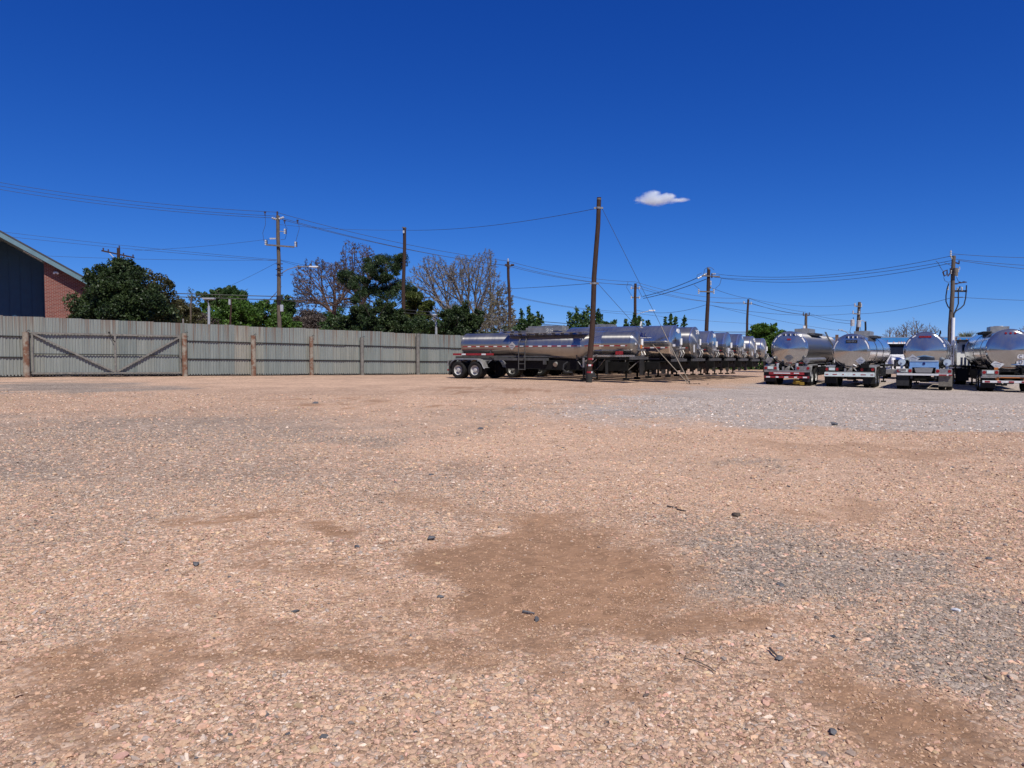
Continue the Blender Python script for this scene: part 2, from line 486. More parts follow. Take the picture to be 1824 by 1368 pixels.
paler = ramp(ns, [(0., (.30, .25, .21)), (.4, (.475, .40, .34)), (.8, (.56, .475, .405)), (1., (.70, .62, .545))]); ls.new(vs_.outputs[0], paler.inputs[0])
dirtr = ramp(ns, [(.25, (.25, .143, .08)), (.75, (.375, .225, .135))]); ls.new(n_mid.outputs[0], dirtr.inputs[0])
sandr = ramp(ns, [(.25, (.56, .37, .245)), (.75, (.72, .50, .355))]); ls.new(n_mid.outputs[0], sandr.inputs[0])

def mixc(fac, a, b_):
    x = node(ns, 'ShaderNodeMix', data_type='RGBA')
    ls.new(fac, x.inputs[0]); ls.new(a, x.inputs[6]); ls.new(b_, x.inputs[7])
    return x.outputs[2]

def breakup(fac, lo=.32, hi=.68, k=.8):
    """roughen a mask's edge with mid-size noise"""
    a = node(ns, 'ShaderNodeMath', operation='MULTIPLY_ADD'); a.inputs[1].default_value = k
    ls.new(n_mid.outputs[0], a.inputs[0])
    off = node(ns, 'ShaderNodeMath', operation='SUBTRACT'); ls.new(fac, off.inputs[0]); off.inputs[1].default_value = k / 2
    ls.new(off.outputs[0], a.inputs[2])
    s = node(ns, 'ShaderNodeMapRange', interpolation_type='SMOOTHSTEP'); s.inputs[1].default_value = lo - .25; s.inputs[2].default_value = hi + .2
    ls.new(a.outputs[0], s.inputs[0])
    nb = node(ns, 'ShaderNodeMath', operation='MULTIPLY_ADD'); nb.inputs[1].default_value = .9; nb.inputs[2].default_value = -.45; ls.new(n_fin.outputs[0], nb.inputs[0])
    fa = node(ns, 'ShaderNodeMath', operation='ADD'); fa.use_clamp = True; ls.new(s.outputs[0], fa.inputs[0])
    wv = node(ns, 'ShaderNodeMath', operation='MULTIPLY'); ls.new(nb.outputs[0], wv.inputs[0]); ls.new(s.outputs[0], wv.inputs[1]); ls.new(wv.outputs[0], fa.inputs[1])
    return fa.outputs[0]

c = mixc(breakup(sep.outputs[1]), pink.outputs[0], sandr.outputs[0])
c = mixc(breakup(sep.outputs[2]), c, greyr.outputs[0])
c = mixc(breakup(at2.outputs['Fac']), c, paler.outputs[0])
c = mixc(breakup(sep.outputs[0]), c, dirtr.outputs[0])
# large soft variation and fine grains
lv = node(ns, 'ShaderNodeMapRange'); lv.inputs[1].default_value = .25; lv.inputs[2].default_value = .75; lv.inputs[3].default_value = .80; lv.inputs[4].default_value = 1.12
ls.new(n_big.outputs[0], lv.inputs[0])
lf = node(ns, 'ShaderNodeMapRange'); lf.inputs[1].default_value = .25; lf.inputs[2].default_value = .75; lf.inputs[3].default_value = .62; lf.inputs[4].default_value = 1.30
ls.new(n_fin.outputs[0], lf.inputs[0])
pr = node(ns, 'ShaderNodeMath', operation='MULTIPLY'); ls.new(lv.outputs[0], pr.inputs[0]); ls.new(lf.outputs[0], pr.inputs[1])
# cells of the larger stones differ in tone too
lc = node(ns, 'ShaderNodeMapRange'); lc.inputs[3].default_value = .86; lc.inputs[4].default_value = 1.14; ls.new(vs2.outputs[1], lc.inputs[0])
pr2 = node(ns, 'ShaderNodeMath', operation='MULTIPLY'); ls.new(pr.outputs[0], pr2.inputs[0]); ls.new(lc.outputs[0], pr2.inputs[1])
mv = node(ns, 'ShaderNodeVectorMath', operation='SCALE'); ls.new(c, mv.inputs[0]); ls.new(pr2.outputs[0], mv.inputs['Scale'])
# thin dark lines between stones: crevice shade put into the colour
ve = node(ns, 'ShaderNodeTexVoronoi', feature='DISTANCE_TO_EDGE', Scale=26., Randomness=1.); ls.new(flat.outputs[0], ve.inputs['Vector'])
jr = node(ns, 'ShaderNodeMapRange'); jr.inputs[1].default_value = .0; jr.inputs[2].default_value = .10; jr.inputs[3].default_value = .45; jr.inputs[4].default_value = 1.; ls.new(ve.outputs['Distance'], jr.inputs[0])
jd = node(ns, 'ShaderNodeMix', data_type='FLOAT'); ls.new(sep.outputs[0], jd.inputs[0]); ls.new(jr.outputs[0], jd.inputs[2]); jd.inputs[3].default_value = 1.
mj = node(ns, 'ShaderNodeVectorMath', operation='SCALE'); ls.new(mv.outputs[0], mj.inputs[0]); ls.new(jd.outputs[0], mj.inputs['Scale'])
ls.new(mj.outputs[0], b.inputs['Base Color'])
b.inputs['Roughness'].default_value = .95
b.inputs['Specular IOR Level'].default_value = .15
inv = node(ns, 'ShaderNodeMath', operation='MULTIPLY_ADD'); inv.inputs[1].default_value = -1.0; inv.inputs[2].default_value = 1.
ls.new(vor.outputs['Distance'], inv.inputs[0])
hh = node(ns, 'ShaderNodeMath', operation='MULTIPLY_ADD'); hh.inputs[1].default_value = .5
ls.new(n_fin.outputs[0], hh.inputs[0]); ls.new(inv.outputs[0], hh.inputs[2])
hh2 = node(ns, 'ShaderNodeMath', operation='MULTIPLY_ADD'); hh2.inputs[1].default_value = .6
ls.new(vs2.outputs[0], hh2.inputs[0]); ls.new(hh.outputs[0], hh2.inputs[2])
bs = node(ns, 'ShaderNodeMapRange'); bs.inputs[3].default_value = .85; bs.inputs[4].default_value = .22; ls.new(sep.outputs[0], bs.inputs[0])
bp = node(ns, 'ShaderNodeBump', Distance=.022); ls.new(bs.outputs[0], bp.inputs['Strength']); ls.new(hh2.outputs[0], bp.inputs['Height']); ls.new(bp.outputs[0], b.inputs['Normal'])
M['yard'] = m

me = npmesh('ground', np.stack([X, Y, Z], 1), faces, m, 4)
zd, zs, zg, zp = zones(X, Y)
a = me.attributes.new('zone', 'FLOAT_COLOR', 'POINT')
a.data.foreach_set('color', np.stack([zd, zs, zg, np.ones_like(zd)], 1).astype(np.float32).ravel())
a = me.attributes.new('pale', 'FLOAT', 'POINT')
a.data.foreach_set('value', zp.astype(np.float32))
me.polygons.foreach_set('use_smooth', [True] * len(me.polygons))
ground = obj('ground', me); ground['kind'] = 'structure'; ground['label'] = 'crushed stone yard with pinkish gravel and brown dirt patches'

# ------------------------------------------------------------------ loose gravel: angular stones lying on the yard
sm, sn, sl, sb = mat('crushed_stone')
ta = node(sn, 'ShaderNodeAttribute', attribute_name='tint', attribute_type='INSTANCER')
stc = sn.new('ShaderNodeNewGeometry')
snz = node(sn, 'ShaderNodeTexNoise', Scale=90., Detail=5., Roughness=.7); sl.new(stc.outputs['Position'], snz.inputs['Vector'])
smr = node(sn, 'ShaderNodeMapRange'); smr.inputs[1].default_value = .25; smr.inputs[2].default_value = .75; smr.inputs[3].default_value = .78; smr.inputs[4].default_value = 1.2
sl.new(snz.outputs[0], smr.inputs[0])
svm = node(sn, 'ShaderNodeVectorMath', operation='SCALE'); sl.new(ta.outputs['Color'], svm.inputs[0]); sl.new(smr.outputs[0], svm.inputs['Scale'])
sl.new(svm.outputs[0], sb.inputs['Base Color']); sb.inputs['Roughness'].default_value = .9; sb.inputs['Specular IOR Level'].default_value = .2

protos = bpy.data.collections.new('stone_shapes')
for k in range(14):
    bm = bmesh.new()
    for q in range(15):
        d = Vector(RNG.normal(size=3)).normalized()
        d = Vector((d.x * RNG.uniform(.4, .62), d.y * RNG.uniform(.32, .5), d.z * RNG.uniform(.2, .34)))
        bm.verts.new(d)
    r_ = bmesh.ops.convex_hull(bm, input=bm.verts)
    bmesh.ops.delete(bm, geom=[v for v in bm.verts if not v.link_faces], context='VERTS')
    bmesh.ops.recalc_face_normals(bm, faces=bm.faces)
    sme = bpy.data.meshes.new('stone_shape'); bm.to_mesh(sme); bm.free(); sme.materials.append(sm)
    protos.objects.link(bpy.data.objects.new('stone_shape', sme))

def scatter(y0, y1, dens, smin, smed, smax):
    w = lambda y: .76 * y + .9
    n = int(dens * (y1 - y0) * w((y0 + y1) / 2) * 2)
    y = RNG.uniform(y0, y1, int(n * 1.5)); x = RNG.uniform(-w(y1), w(y1), len(y))
    k = np.abs(x) < w(y); x, y = x[k][:n], y[k][:n]
    s = np.clip(np.exp(RNG.normal(math.log(smed), .55, len(x))), smin, smax)
    return x, y, s

parts_ = [scatter(2.0, 5.2, 7000, .006, .0112, .048), scatter(5.2, 9.0, 2500, .009, .0148, .050),
          scatter(9.0, 15.0, 420, .015, .024, .055), scatter(15., 26., 60, .025, .036, .07)]
sx = np.concatenate([p[0] for p in parts_]); sy = np.concatenate([p[1] for p in parts_]); ss = np.concatenate([p[2] for p in parts_])
zd, zs, zg, zp = zones(sx, sy)
clump = fbm(sx * 1.7 + 3, sy * 1.7 + 50, 3)
clump2 = fbm(sx * 7 + 13, sy * 7 + 2, 3)
keep = RNG.random(len(sx)) < np.clip(1.05 - .70 * zd - .20 * zs + .5 * (clump - .5) + 1.8 * (clump2 - .5) * zd, .12, 1)
sx, sy, ss, zd, zs, zg, zp = (q[keep] for q in (sx, sy, ss, zd, zs, zg, zp))
ss = ss * (1 - .35 * zd)
n = len(sx)
u = RNG.random(n)
base = np.array([.50, .335, .228]) * (1 + .17 * RNG.normal(size=(n, 1))) * (1 + .04 * RNG.normal(size=(n, 3)))
base = np.where((u < .07)[:, None], np.array([.63, .50, .39]) * RNG.uniform(.85, 1.2, (n, 1)), base)
base = np.where((u > .93)[:, None], np.array([.37, .30, .25]) * RNG.uniform(.6, 1.3, (n, 1)), base)
base = np.where((u > .993)[:, None], np.array([.10, .10, .105]) * RNG.uniform(.6, 1.6, (n, 1)), base)
gm = (RNG.random(n) < zg * .75)[:, None]
base = np.where(gm, np.array([.335, .268, .212]) * (1 + .20 * RNG.normal(size=(n, 1))), base)
pm = (RNG.random(n) < zp * .8)[:, None]
base = np.where(pm, np.array([.54, .46, .395]) * (1 + .25 * RNG.normal(size=(n, 1))), base)
dk = (zd * RNG.uniform(.35, .95, n))[:, None]
base = base * (1 - dk) + dk * np.array([.35, .215, .13]) * RNG.uniform(.8, 1.3, (n, 1))
base = np.clip(base, .03, .85)
pz = gz(sx, sy) + (fbm(sx * .55, sy * .55, 4) - .5) * .05 * smooth(0, 3, np.hypot(sx, sy)) + ss * RNG.uniform(-.14, .09, n)
pm_ = bpy.data.meshes.new('gravel')
pm_.vertices.add(n)
pm_.vertices.foreach_set('co', np.stack([sx, sy, pz], 1).astype(np.float32).ravel())
for nm, ty, key, val in (('scl', 'FLOAT_VECTOR', 'vector', np.stack([ss * RNG.uniform(.8, 1.35, n), ss * RNG.uniform(.8, 1.2, n), ss * RNG.uniform(.7, 1.3, n)], 1)),
                         ('rot', 'FLOAT_VECTOR', 'vector', np.stack([RNG.normal(0, .22, n), RNG.normal(0, .22, n), RNG.uniform(0, 6.28, n)], 1)),
                         ('tint', 'FLOAT_COLOR', 'color', np.concatenate([base, np.ones((n, 1))], 1))):
    at_ = pm_.attributes.new(nm, ty, 'POINT'); at_.data.foreach_set(key, val.astype(np.float32).ravel())
ia = pm_.attributes.new('pick', 'INT', 'POINT'); ia.data.foreach_set('value', RNG.integers(0, 14, n).astype(np.int32))
gravel = obj('gravel', pm_)
tag(gravel, 'angular pinkish crushed stones lying loose on the yard', 'gravel', kind='stuff')
ng = bpy.data.node_groups.new('gravel_scatter', 'GeometryNodeTree')
ng.interface.new_socket('Geometry', in_out='INPUT', socket_type='NodeSocketGeometry')
ng.interface.new_socket('Geometry', in_out='OUTPUT', socket_type='NodeSocketGeometry')
gi, go = ng.nodes.new('NodeGroupInput'), ng.nodes.new('NodeGroupOutput')
iop = ng.nodes.new('GeometryNodeInstanceOnPoints')
ci = ng.nodes.new('GeometryNodeCollectionInfo'); ci.inputs['Collection'].default_value = protos
ci.inputs['Separate Children'].default_value = True; ci.inputs['Reset Children'].default_value = True
def named(nm, ty):
    q = ng.nodes.new('GeometryNodeInputNamedAttribute'); q.data_type = ty; q.inputs['Name'].default_value = nm
    return q.outputs['Attribute']
iop.inputs['Pick Instance'].default_value = True
ng.links.new(gi.outputs[0], iop.inputs['Points']); ng.links.new(ci.outputs[0], iop.inputs['Instance'])
ng.links.new(named('pick', 'INT'), iop.inputs['Instance Index'])
e2r = ng.nodes.new('FunctionNodeEulerToRotation'); ng.links.new(named('rot', 'FLOAT_VECTOR'), e2r.inputs[0])
ng.links.new(e2r.outputs[0], iop.inputs['Rotation']); ng.links.new(named('scl', 'FLOAT_VECTOR'), iop.inputs['Scale'])
ng.links.new(iop.outputs[0], go.inputs[0])
md = gravel.modifiers.new('gravel_scatter', 'NODES'); md.node_group = ng

# ------------------------------------------------------------------ corrugated fence
F0 = Vector((xat(0, 36.6), 36.6, 0)); F1 = Vector((xat(745, 50), 50, 0))
FD = (F1 - F0).normalized(); FN = Vector((FD.y, -FD.x, 0))        # along the fence, towards the yard
FANG = math.atan2(FD.y, FD.x)

def ft(px):
    k = (px - 912) / F_PX
    return (k * F0.y - F0.x) / (FD.x - k * FD.y)

def fpt(t, off=0., z=0.):
    p = F0 + FD * t + FN * off
    return Vector((p.x, p.y, gz(p.x, p.y) + z))

def fh(t):
    return 3.12 - .0125 * max(t, -6)

# weathered galvanised sheet: vertical streaks, rust at seams and tops
m, ns, ls, b = mat('corrugated_sheet')
oi = ns.new('ShaderNodeObjectInfo'); tc = ns.new('ShaderNodeTexCoord')
mp = node(ns, 'ShaderNodeMapping'); mp.inputs['Scale'].default_value = (7, 7, .35); ls.new(tc.outputs['Object'], mp.inputs[0])
adv = node(ns, 'ShaderNodeVectorMath', operation='ADD'); ls.new(mp.outputs[0], adv.inputs[0])
cmb = ns.new('ShaderNodeCombineXYZ'); mu = node(ns, 'ShaderNodeMath', operation='MULTIPLY'); mu.inputs[1].default_value = 60.
ls.new(oi.outputs['Random'], mu.inputs[0]); ls.new(mu.outputs[0], cmb.inputs[0]); ls.new(cmb.outputs[0], adv.inputs[1])
nz = node(ns, 'ShaderNodeTexNoise', Scale=1., Detail=6., Roughness=.65); ls.new(adv.outputs[0], nz.inputs['Vector'])
rp = ramp(ns, [(.25, (.185, .20, .19)), (.5, (.245, .262, .247)), (.76, (.32, .335, .315))]); ls.new(nz.outputs[0], rp.inputs[0])
tint = ramp(ns, [(0., (.84, .90, .88)), (.45, (.98, 1.02, 1.0)), (.8, (1.08, 1.06, .98)), (1., (1.16, 1.06, .94))]); ls.new(oi.outputs['Random'], tint.inputs[0])
mt = node(ns, 'ShaderNodeMix', data_type='RGBA', blend_type='MULTIPLY'); mt.inputs[0].default_value = 1.
ls.new(rp.outputs[0], mt.inputs[6]); ls.new(tint.outputs[0], mt.inputs[7])
mp3 = node(ns, 'ShaderNodeMapping'); mp3.inputs['Scale'].default_value = (11, 11, .22); ls.new(tc.outputs['Object'], mp3.inputs[0])
ad3 = node(ns, 'ShaderNodeVectorMath', operation='ADD'); ls.new(mp3.outputs[0], ad3.inputs[0]); ls.new(cmb.outputs[0], ad3.inputs[1])
nr = node(ns, 'ShaderNodeTexNoise', Scale=.8, Detail=5., Roughness=.6); ls.new(ad3.outputs[0], nr.inputs['Vector'])
sx_ = ns.new('ShaderNodeSeparateXYZ'); ls.new(tc.outputs['Object'], sx_.inputs[0])
zr = node(ns, 'ShaderNodeMapRange'); zr.inputs[1].default_value = .6; zr.inputs[2].default_value = 3.1; zr.inputs[3].default_value = -.12; zr.inputs[4].default_value = .075; ls.new(sx_.outputs[2], zr.inputs[0])
ar = node(ns, 'ShaderNodeMath', operation='ADD'); ls.new(nr.outputs[0], ar.inputs[0]); ls.new(zr.outputs[0], ar.inputs[1])
rr = ramp(ns, [(.53, (0, 0, 0)), (.66, (1, 1, 1))]); ls.new(ar.outputs[0], rr.inputs[0])
rm = node(ns, 'ShaderNodeMath', operation='MULTIPLY'); rm.inputs[1].default_value = .66; ls.new(rr.outputs[0], rm.inputs[0])
mr_ = node(ns, 'ShaderNodeMix', data_type='RGBA'); ls.new(rm.outputs[0], mr_.inputs[0]); ls.new(mt.outputs[2], mr_.inputs[6]); mr_.inputs[7].default_value = (.17, .088, .052, 1)
ls.new(mr_.outputs[2], b.inputs['Base Color']); b.inputs['Metallic'].default_value = .25; b.inputs['Roughness'].default_value = .55
M['sheet'] = m
# rusty painted pipe
m, ns, ls, b = mat('rusty_pipe')
tc = ns.new('ShaderNodeTexCoord'); oi = ns.new('ShaderNodeObjectInfo')
cmb = ns.new('ShaderNodeCombineXYZ'); mu = node(ns, 'ShaderNodeMath', operation='MULTIPLY'); mu.inputs[1].default_value = 40.; ls.new(oi.outputs['Random'], mu.inputs[0]); ls.new(mu.outputs[0], cmb.inputs[2])
adv = node(ns, 'ShaderNodeVectorMath', operation='ADD'); ls.new(tc.outputs['Object'], adv.inputs[0]); ls.new(cmb.outputs[0], adv.inputs[1])
nz = node(ns, 'ShaderNodeTexNoise', Scale=2.3, Detail=6., Roughness=.7); ls.new(adv.outputs[0], nz.inputs['Vector'])
rp = ramp(ns, [(.36, (.30, .27, .215)), (.48, (.24, .20, .155)), (.55, (.17, .085, .050)), (.75, (.11, .048, .028))]); ls.new(nz.outputs[0], rp.inputs[0])
ls.new(rp.outputs[0], b.inputs['Base Color']); b.inputs['Roughness'].default_value = .8
M['rustpipe'] = m

fence = thing('corrugated_fence', 'tall corrugated metal fence of weathered sheets on rusty pipe posts', 'fence', fpt(0), FANG)
def floc(t, off, z=0.):
    """fence-local point: x along, y away from the yard"""
    p = fpt(t)
    return Vector((t, -off, p.z - fence.location.z + z))

sheet_meshes = {}
RIB, NR = .145, 6
SW = RIB * NR
def sheet_mesh(h, k):
    key = (round(h, 2), k)
    if key not in sheet_meshes:
        mb = MB(); per = 8; nc = NR * per
        vs = []
        for z in (0., h * .5, h):
            for i in range(nc + 1):
                x = -.012 + (SW + .024) * i / nc
                ph = (i % per) / per
                w = .017 * max(-1, min(1, 2.2 * math.cos(2 * math.pi * ph)))
                vs.append((x, w, z))
        fs = [(r * (nc + 1) + i, r * (nc + 1) + i + 1, (r + 1) * (nc + 1) + i + 1, (r + 1) * (nc + 1) + i) for r in range(2) for i in range(nc)]
        mb.add(vs, fs)
        sheet_meshes[key] = mb.mesh('sheet', M['sheet'], fix=False)
    return sheet_meshes[key]

t = -5.0
k = 0
while t < 33:
    hz = fh(t) + random.uniform(-.012, .012)
    o = obj('sheet', sheet_mesh(3.0, 0), fence, floc(t, .0 + .006 * (k % 2), .07 + random.uniform(-.02, .02)), (random.uniform(-.008, .008), random.uniform(-.004, .004), 0))
    o.scale.z = (hz - .09) / 3.0
    t += SW - .01; k += 1
GATE_A, GATE_B = ft(57), ft(322)
posts = [ft(47), ft(328), ft(450), ft(553), ft(643), ft(742), ft(742) + 3.9, ft(742) + 7.8]
for i, t in enumerate(posts):
    h = [2.28, 2.40, 2.38, 2.40, 2.42, 2.78, 2.4, 2.4][i]
    mb = MB(); mb.cyl((0, 0, -.1), (0, 0, h), .145 if i in (0, 1, 2) else .125, n=16)
    mb.cyl((0, 0, h), (0, 0, h + .025), .15 if i < 3 else .13, n=16)
    o = part('post', mb, 'rustpipe' if i not in (4, 5) else 'gateiron', fence, True)
    o.location = floc(t, .20)
    mb = MB(); mb.box((0, .07, h - .04), (.10, .16, .10)); mb.tube([(.03, 0, h + .02), (.14, .02, h + .12), (.20, .02, h + .06)], .016)
    br = part('bracket', mb, 'rustrail', o)
mb = MB(); mb.cyl((0, 0, 0), (0, 0, 3.25), .05, n=10)
o = part('pipe', mb, 'gateiron', fence, True); o.location = floc(ft(328) - .02, .08)
spans = [(-5., posts[0])] + [(posts[i], posts[i + 1]) for i in range(1, 7)]
for (a, c) in spans:
    for fz in (.665, .325):
        mb = MB(); n_ = 6
        for q in range(n_):
            ta, tb = a + (c - a) * q / n_, a + (c - a) * (q + 1) / n_
            pa, pb = floc(ta, .042, fh(ta) * fz), floc(tb, .042, fh(tb) * fz)
            d = (pb - pa)
            mb.box((pa + pb) / 2, (d.length + .01, .04, .056), Matrix.Rotation(-math.atan2(d.z, d.x), 3, 'Y'))
        part('rail', mb, 'rustrail', fence)
for (a, c) in spans + [(posts[0], posts[1])]:
    mb = MB(); pa, pb = floc(a, -.03, .045), floc(c, -.03, .045); d = pb - pa
    mb.box((pa + pb) / 2, (d.length - .02, .05, .17), Matrix.Rotation(-math.atan2(d.z, d.x), 3, 'Y')); part('gap_shade_strip', mb, 'rustrail', fence)  # dark strip standing in for the shadow line under the sheets
# dark dirt and trash caught along the foot
mb = MB()
for q in range(150):
    t = random.uniform(-4, 30); s = random.uniform(.03, .12)
    p = floc(t, random.uniform(.0, .22), s * .2)
    mb.box(p, (s * 2, s, s * .8), Matrix.Rotation(random.uniform(0, 3), 3, 'Z') @ Matrix.Rotation(random.uniform(-.5, .5), 3, 'X'))
db = part('litter', mb, 'bark', None); tag(db, 'dark leaf litter and soil caught along the foot of the corrugated fence', 'litter', kind='stuff')
db.location = fence.location; db.rotation_euler = fence.rotation_euler

# gate: angle-iron frame hung in front of the sheets
GL = GATE_B - GATE_A
gate = thing('yard_gate', 'wide angle iron gate frame with two diagonal braces against the corrugated fence', 'gate', fpt(GATE_A, .09), FANG)
gdz = fpt(GATE_B).z - fpt(GATE_A).z
def gbar(name, a, b_, w=.06, d=.06, m_='gateiron'):
    a, b_ = Vector((a[0], 0, a[1] + gdz * a[0] / GL)), Vector((b_[0], 0, b_[1] + gdz * b_[0] / GL))
    dd = b_ - a
    mb = MB()
    rot = Matrix.Rotation(-math.atan2(dd.z, dd.x), 3, 'Y')
    mb.box((a + b_) / 2 + Vector((0, -d / 2, 0)), (dd.length, .012, w), rot)
    mb.box((a + b_) / 2 + rot @ Vector((0, 0, w / 2 - .006)), (dd.length, d - .014, .012), rot)
    return part(name, mb, 'rustrail' if name == 'mid_rail' else m_, gate)
GB, GT = .20, 2.26
gbar('top_rail', (-.02, GT), (GL + .02, GT), .085, .07)
gbar('bottom_rail', (-.02, GB), (GL + .02, GB), .085, .07)
for x in (.03, GL * .535, GL - .03):
    gbar('stile', (x, GB + .05), (x, GT - .05), .085, .07).location.y = .004
gbar('mid_rail', (.09, 1.19), (GL * .535 - .06, 1.19), .045, .04).location.y = .012
gbar('mid_rail', (GL * .535 + .06, 1.19), (GL - .09, 1.19), .045, .04).location.y = .012
gbar('brace', (.10, GT - .06), (GL * .535 - .07, GB + .07), .085, .08).location.y = -.012
gbar('brace', (GL * .535 + .07, GB + .07), (GL - .09, GT - .08), .085, .08).location.y = -.012
for x, z in ((-.13, GT - .05), (-.13, GB + .05)):
    mb = MB(); mb.box((x + .02, 0, z), (.24, .07, .07)); mb.cyl((x - .06, 0, z - .09), (x - .06, 0, z + .09), .04, n=8)
    part('hinge', mb, 'rustrail', gate)
mb = MB(); mb.tube([(GL * .50, -.03, GT + .02), (GL * .505, -.05, GT - .10), (GL * .52, -.06, GT - .32), (GL * .535, -.04, GT - .42)], .02)
mb.box((GL * .497, -.03, GT + .07), (.09, .05, .09))
part('chain', mb, 'rustrail', gate)
mb = MB(); mb.box((GL + .10, -.02, 1.0), (.30, .04, .05)); mb.box((GL + .0, -.05, 1.0), (.07, .04, .14))
part('latch', mb, 'gateiron', gate)

# ------------------------------------------------------------------ gabled building behind the fence
BY = 45.0
bld = thing('gabled_building', 'blue sided building with teal gable fascia and red brick end wall', 'building', (xat(3, BY), BY, gz(-30, 40) - .1), R(30))
S = BY / F_PX
bz = bld.location.z
apex_z = EYE + (630 - 411) * S - bz
def bx(px):
    k = (px - 912) / F_PX
    return (k * BY - xat(3, BY)) / (math.cos(R(30)) - k * math.sin(R(30)))
slope = (apex_z - (EYE + (630 - 497) * (BY + .5 * bx(158)) / F_PX - bz)) / bx(158)
wall_x = bx(156)
m, ns, ls, b = mat('red_brick')
tc = ns.new('ShaderNodeTexCoord'); mp = node(ns, 'ShaderNodeMapping'); mp.inputs['Rotation'].default_value = (R(90), 0, 0); ls.new(tc.outputs['Object'], mp.inputs[0])
bt = node(ns, 'ShaderNodeTexBrick'); ls.new(mp.outputs[0], bt.inputs['Vector'])
bt.inputs['Scale'].default_value = 1.; bt.inputs['Brick Width'].default_value = .24; bt.inputs['Row Height'].default_value = .085; bt.inputs['Mortar Size'].default_value = .009
bt.inputs['Color1'].default_value = (.22, .055, .038, 1); bt.inputs['Color2'].default_value = (.155, .036, .028, 1); bt.inputs['Mortar'].default_value = (.33, .25, .21, 1)
ls.new(bt.outputs['Color'], b.inputs['Base Color']); b.inputs['Roughness'].default_value = .9
bp = node(ns, 'ShaderNodeBump', Strength=.6, Distance=.02); bp.invert = True; ls.new(bt.outputs['Fac'], bp.inputs['Height']); ls.new(bp.outputs[0], b.inputs['Normal'])
M['brick'] = m
rz_at = lambda x: apex_z - slope * abs(x)
x0 = bx(83)
# brick end wall (front face on y=0), siding set back
mb = MB(); poly = [(x0, 0), (wall_x, 0), (wall_x, rz_at(wall_x) - .34), (x0, rz_at(x0) - .34)]
mb.prism(poly, 'y', 0., 9.); part('brick_wall', mb, 'brick', bld)
mb = MB(); xl = -abs(wall_x) * 1.4
mb.prism([(xl, 0), (x0 - .01, 0), (x0 - .01, rz_at(x0) - .36), (0, apex_z - .36), (xl, rz_at(xl) - .36)], 'y', 2.6, 9.0); part('siding_wall', mb, 'bluesiding', bld)
for q in range(14):
    x = x0 - .25 - q * .61
    if x < xl: break
    mb = MB(); mb.box((x, 2.585, (rz_at(x) - .5) / 2), (.045, .02, rz_at(x) - .5)); part('batten', mb, 'bluesiding', bld)
for sgn in (1, -1):
    L_ = wall_x + .45
    mb = MB(); mb.prism([(0, apex_z), (sgn * L_, rz_at(L_)), (sgn * L_, rz_at(L_) - .10), (0, apex_z - .10)], 'y', -.62, 12.); part('roof', mb, 'shingle', bld)
    mb = MB(); mb.prism([(0, apex_z - .06), (sgn * (L_ - .02), rz_at(L_) - .05), (sgn * (L_ - .02), rz_at(L_) - .40), (0, apex_z - .42)], 'y', -.60, -.54); part('fascia', mb, 'tealpaint', bld)
    mb = MB(); mb.prism([(0, apex_z - .30), (sgn * (L_ - .05), rz_at(L_) - .28), (sgn * (L_ - .05), rz_at(L_) - .33), (0, apex_z - .35)], 'y', -.53, 2.58); part('soffit', mb, 'soffit', bld)
for q in (.9, 1.35):
    mb = MB(); a = Vector((1.2, q, rz_at(1.2) - .36)); c_ = Vector((bx(78), q, rz_at(bx(78)) - .36)); mb.tube([a, c_], .025, 6); part('soffit_strip', mb, 'galv', bld)
mb = MB(); mb.box((bx(104), -.08, rz_at(bx(104)) - .70), (.16, .12, .10)); mb.cyl((bx(104) - .1, -.16, rz_at(bx(104)) - .76), (bx(104) - .1, -.03, rz_at(bx(104)) - .70), .06, n=10); mb.cyl((bx(104) + .1, -.16, rz_at(bx(104)) - .76), (bx(104) + .1, -.03, rz_at(bx(104)) - .70), .06, n=10)
part('flood_light', mb, 'white', bld)

# ------------------------------------------------------------------ low white building behind the trailers
WB = 82.0
wbl = thing('warehouse', 'long low white metal building with bright blue fascia behind the parked trailers', 'building', (xat(1440, WB), WB, -.6), R(-6))
mb = MB(); mb.box((15, 6, 2.0), (34, 12, 4.0)); part('wall', mb, 'wallwhite', wbl)
mb = MB(); mb.box((15, -.05, 3.02), (34.02, .06, .62)); part('eave_shade_band', mb, 'roof_shade_grey', wbl)  # grey strip painted in as the shadow below the eave
mb = MB(); mb.box((15, 5.7, 3.66), (34.9, 13.2, .60)); part('fascia', mb, 'bluefascia', wbl)
mb = MB(); mb.box((15, 5.7, 4.0), (34.4, 12.8, .08)); part('roof', mb, 'roof_shade_grey', wbl)
for q in range(11):
    mb = MB(); mb.box((-1 + q * 3.1, -.03, 1.35), (.06, .04, 2.66)); part('wall_seam', mb, 'wallwhite', wbl)

# ------------------------------------------------------------------ utility poles
def pole(name, label, pxb, pxt, pyt, depth, r, m, group='utility poles along the road', base=None):
    """pole whose foot stands at column pxb and whose top reaches (pxt, pyt)"""
    x = xat(pxb, depth); z0 = gz(x, min(depth, 60)) - .05
    top = at(pxt, pyt, depth)
    o = thing(name, label, 'utility pole', (x, depth, z0), 0, group)
    v = top - Vector((x, depth, z0))
    mb = MB(); n_ = 7
    pts = [v * (k / n_) + Vector((.03 * math.sin(k * 1.7 + x), .0, 0)) * (0 if k in (0, n_) else 1) for k in range(n_ + 1)]
    mb.tube([Vector((0, 0, -.3))] + pts, r * 1.12, 14, r * .80)
    part('shaft', mb, m, o, True)
    return o, v

def local(o, px, py, dd=0.):
    return at(px, py, o.location.y + dd) - o.location

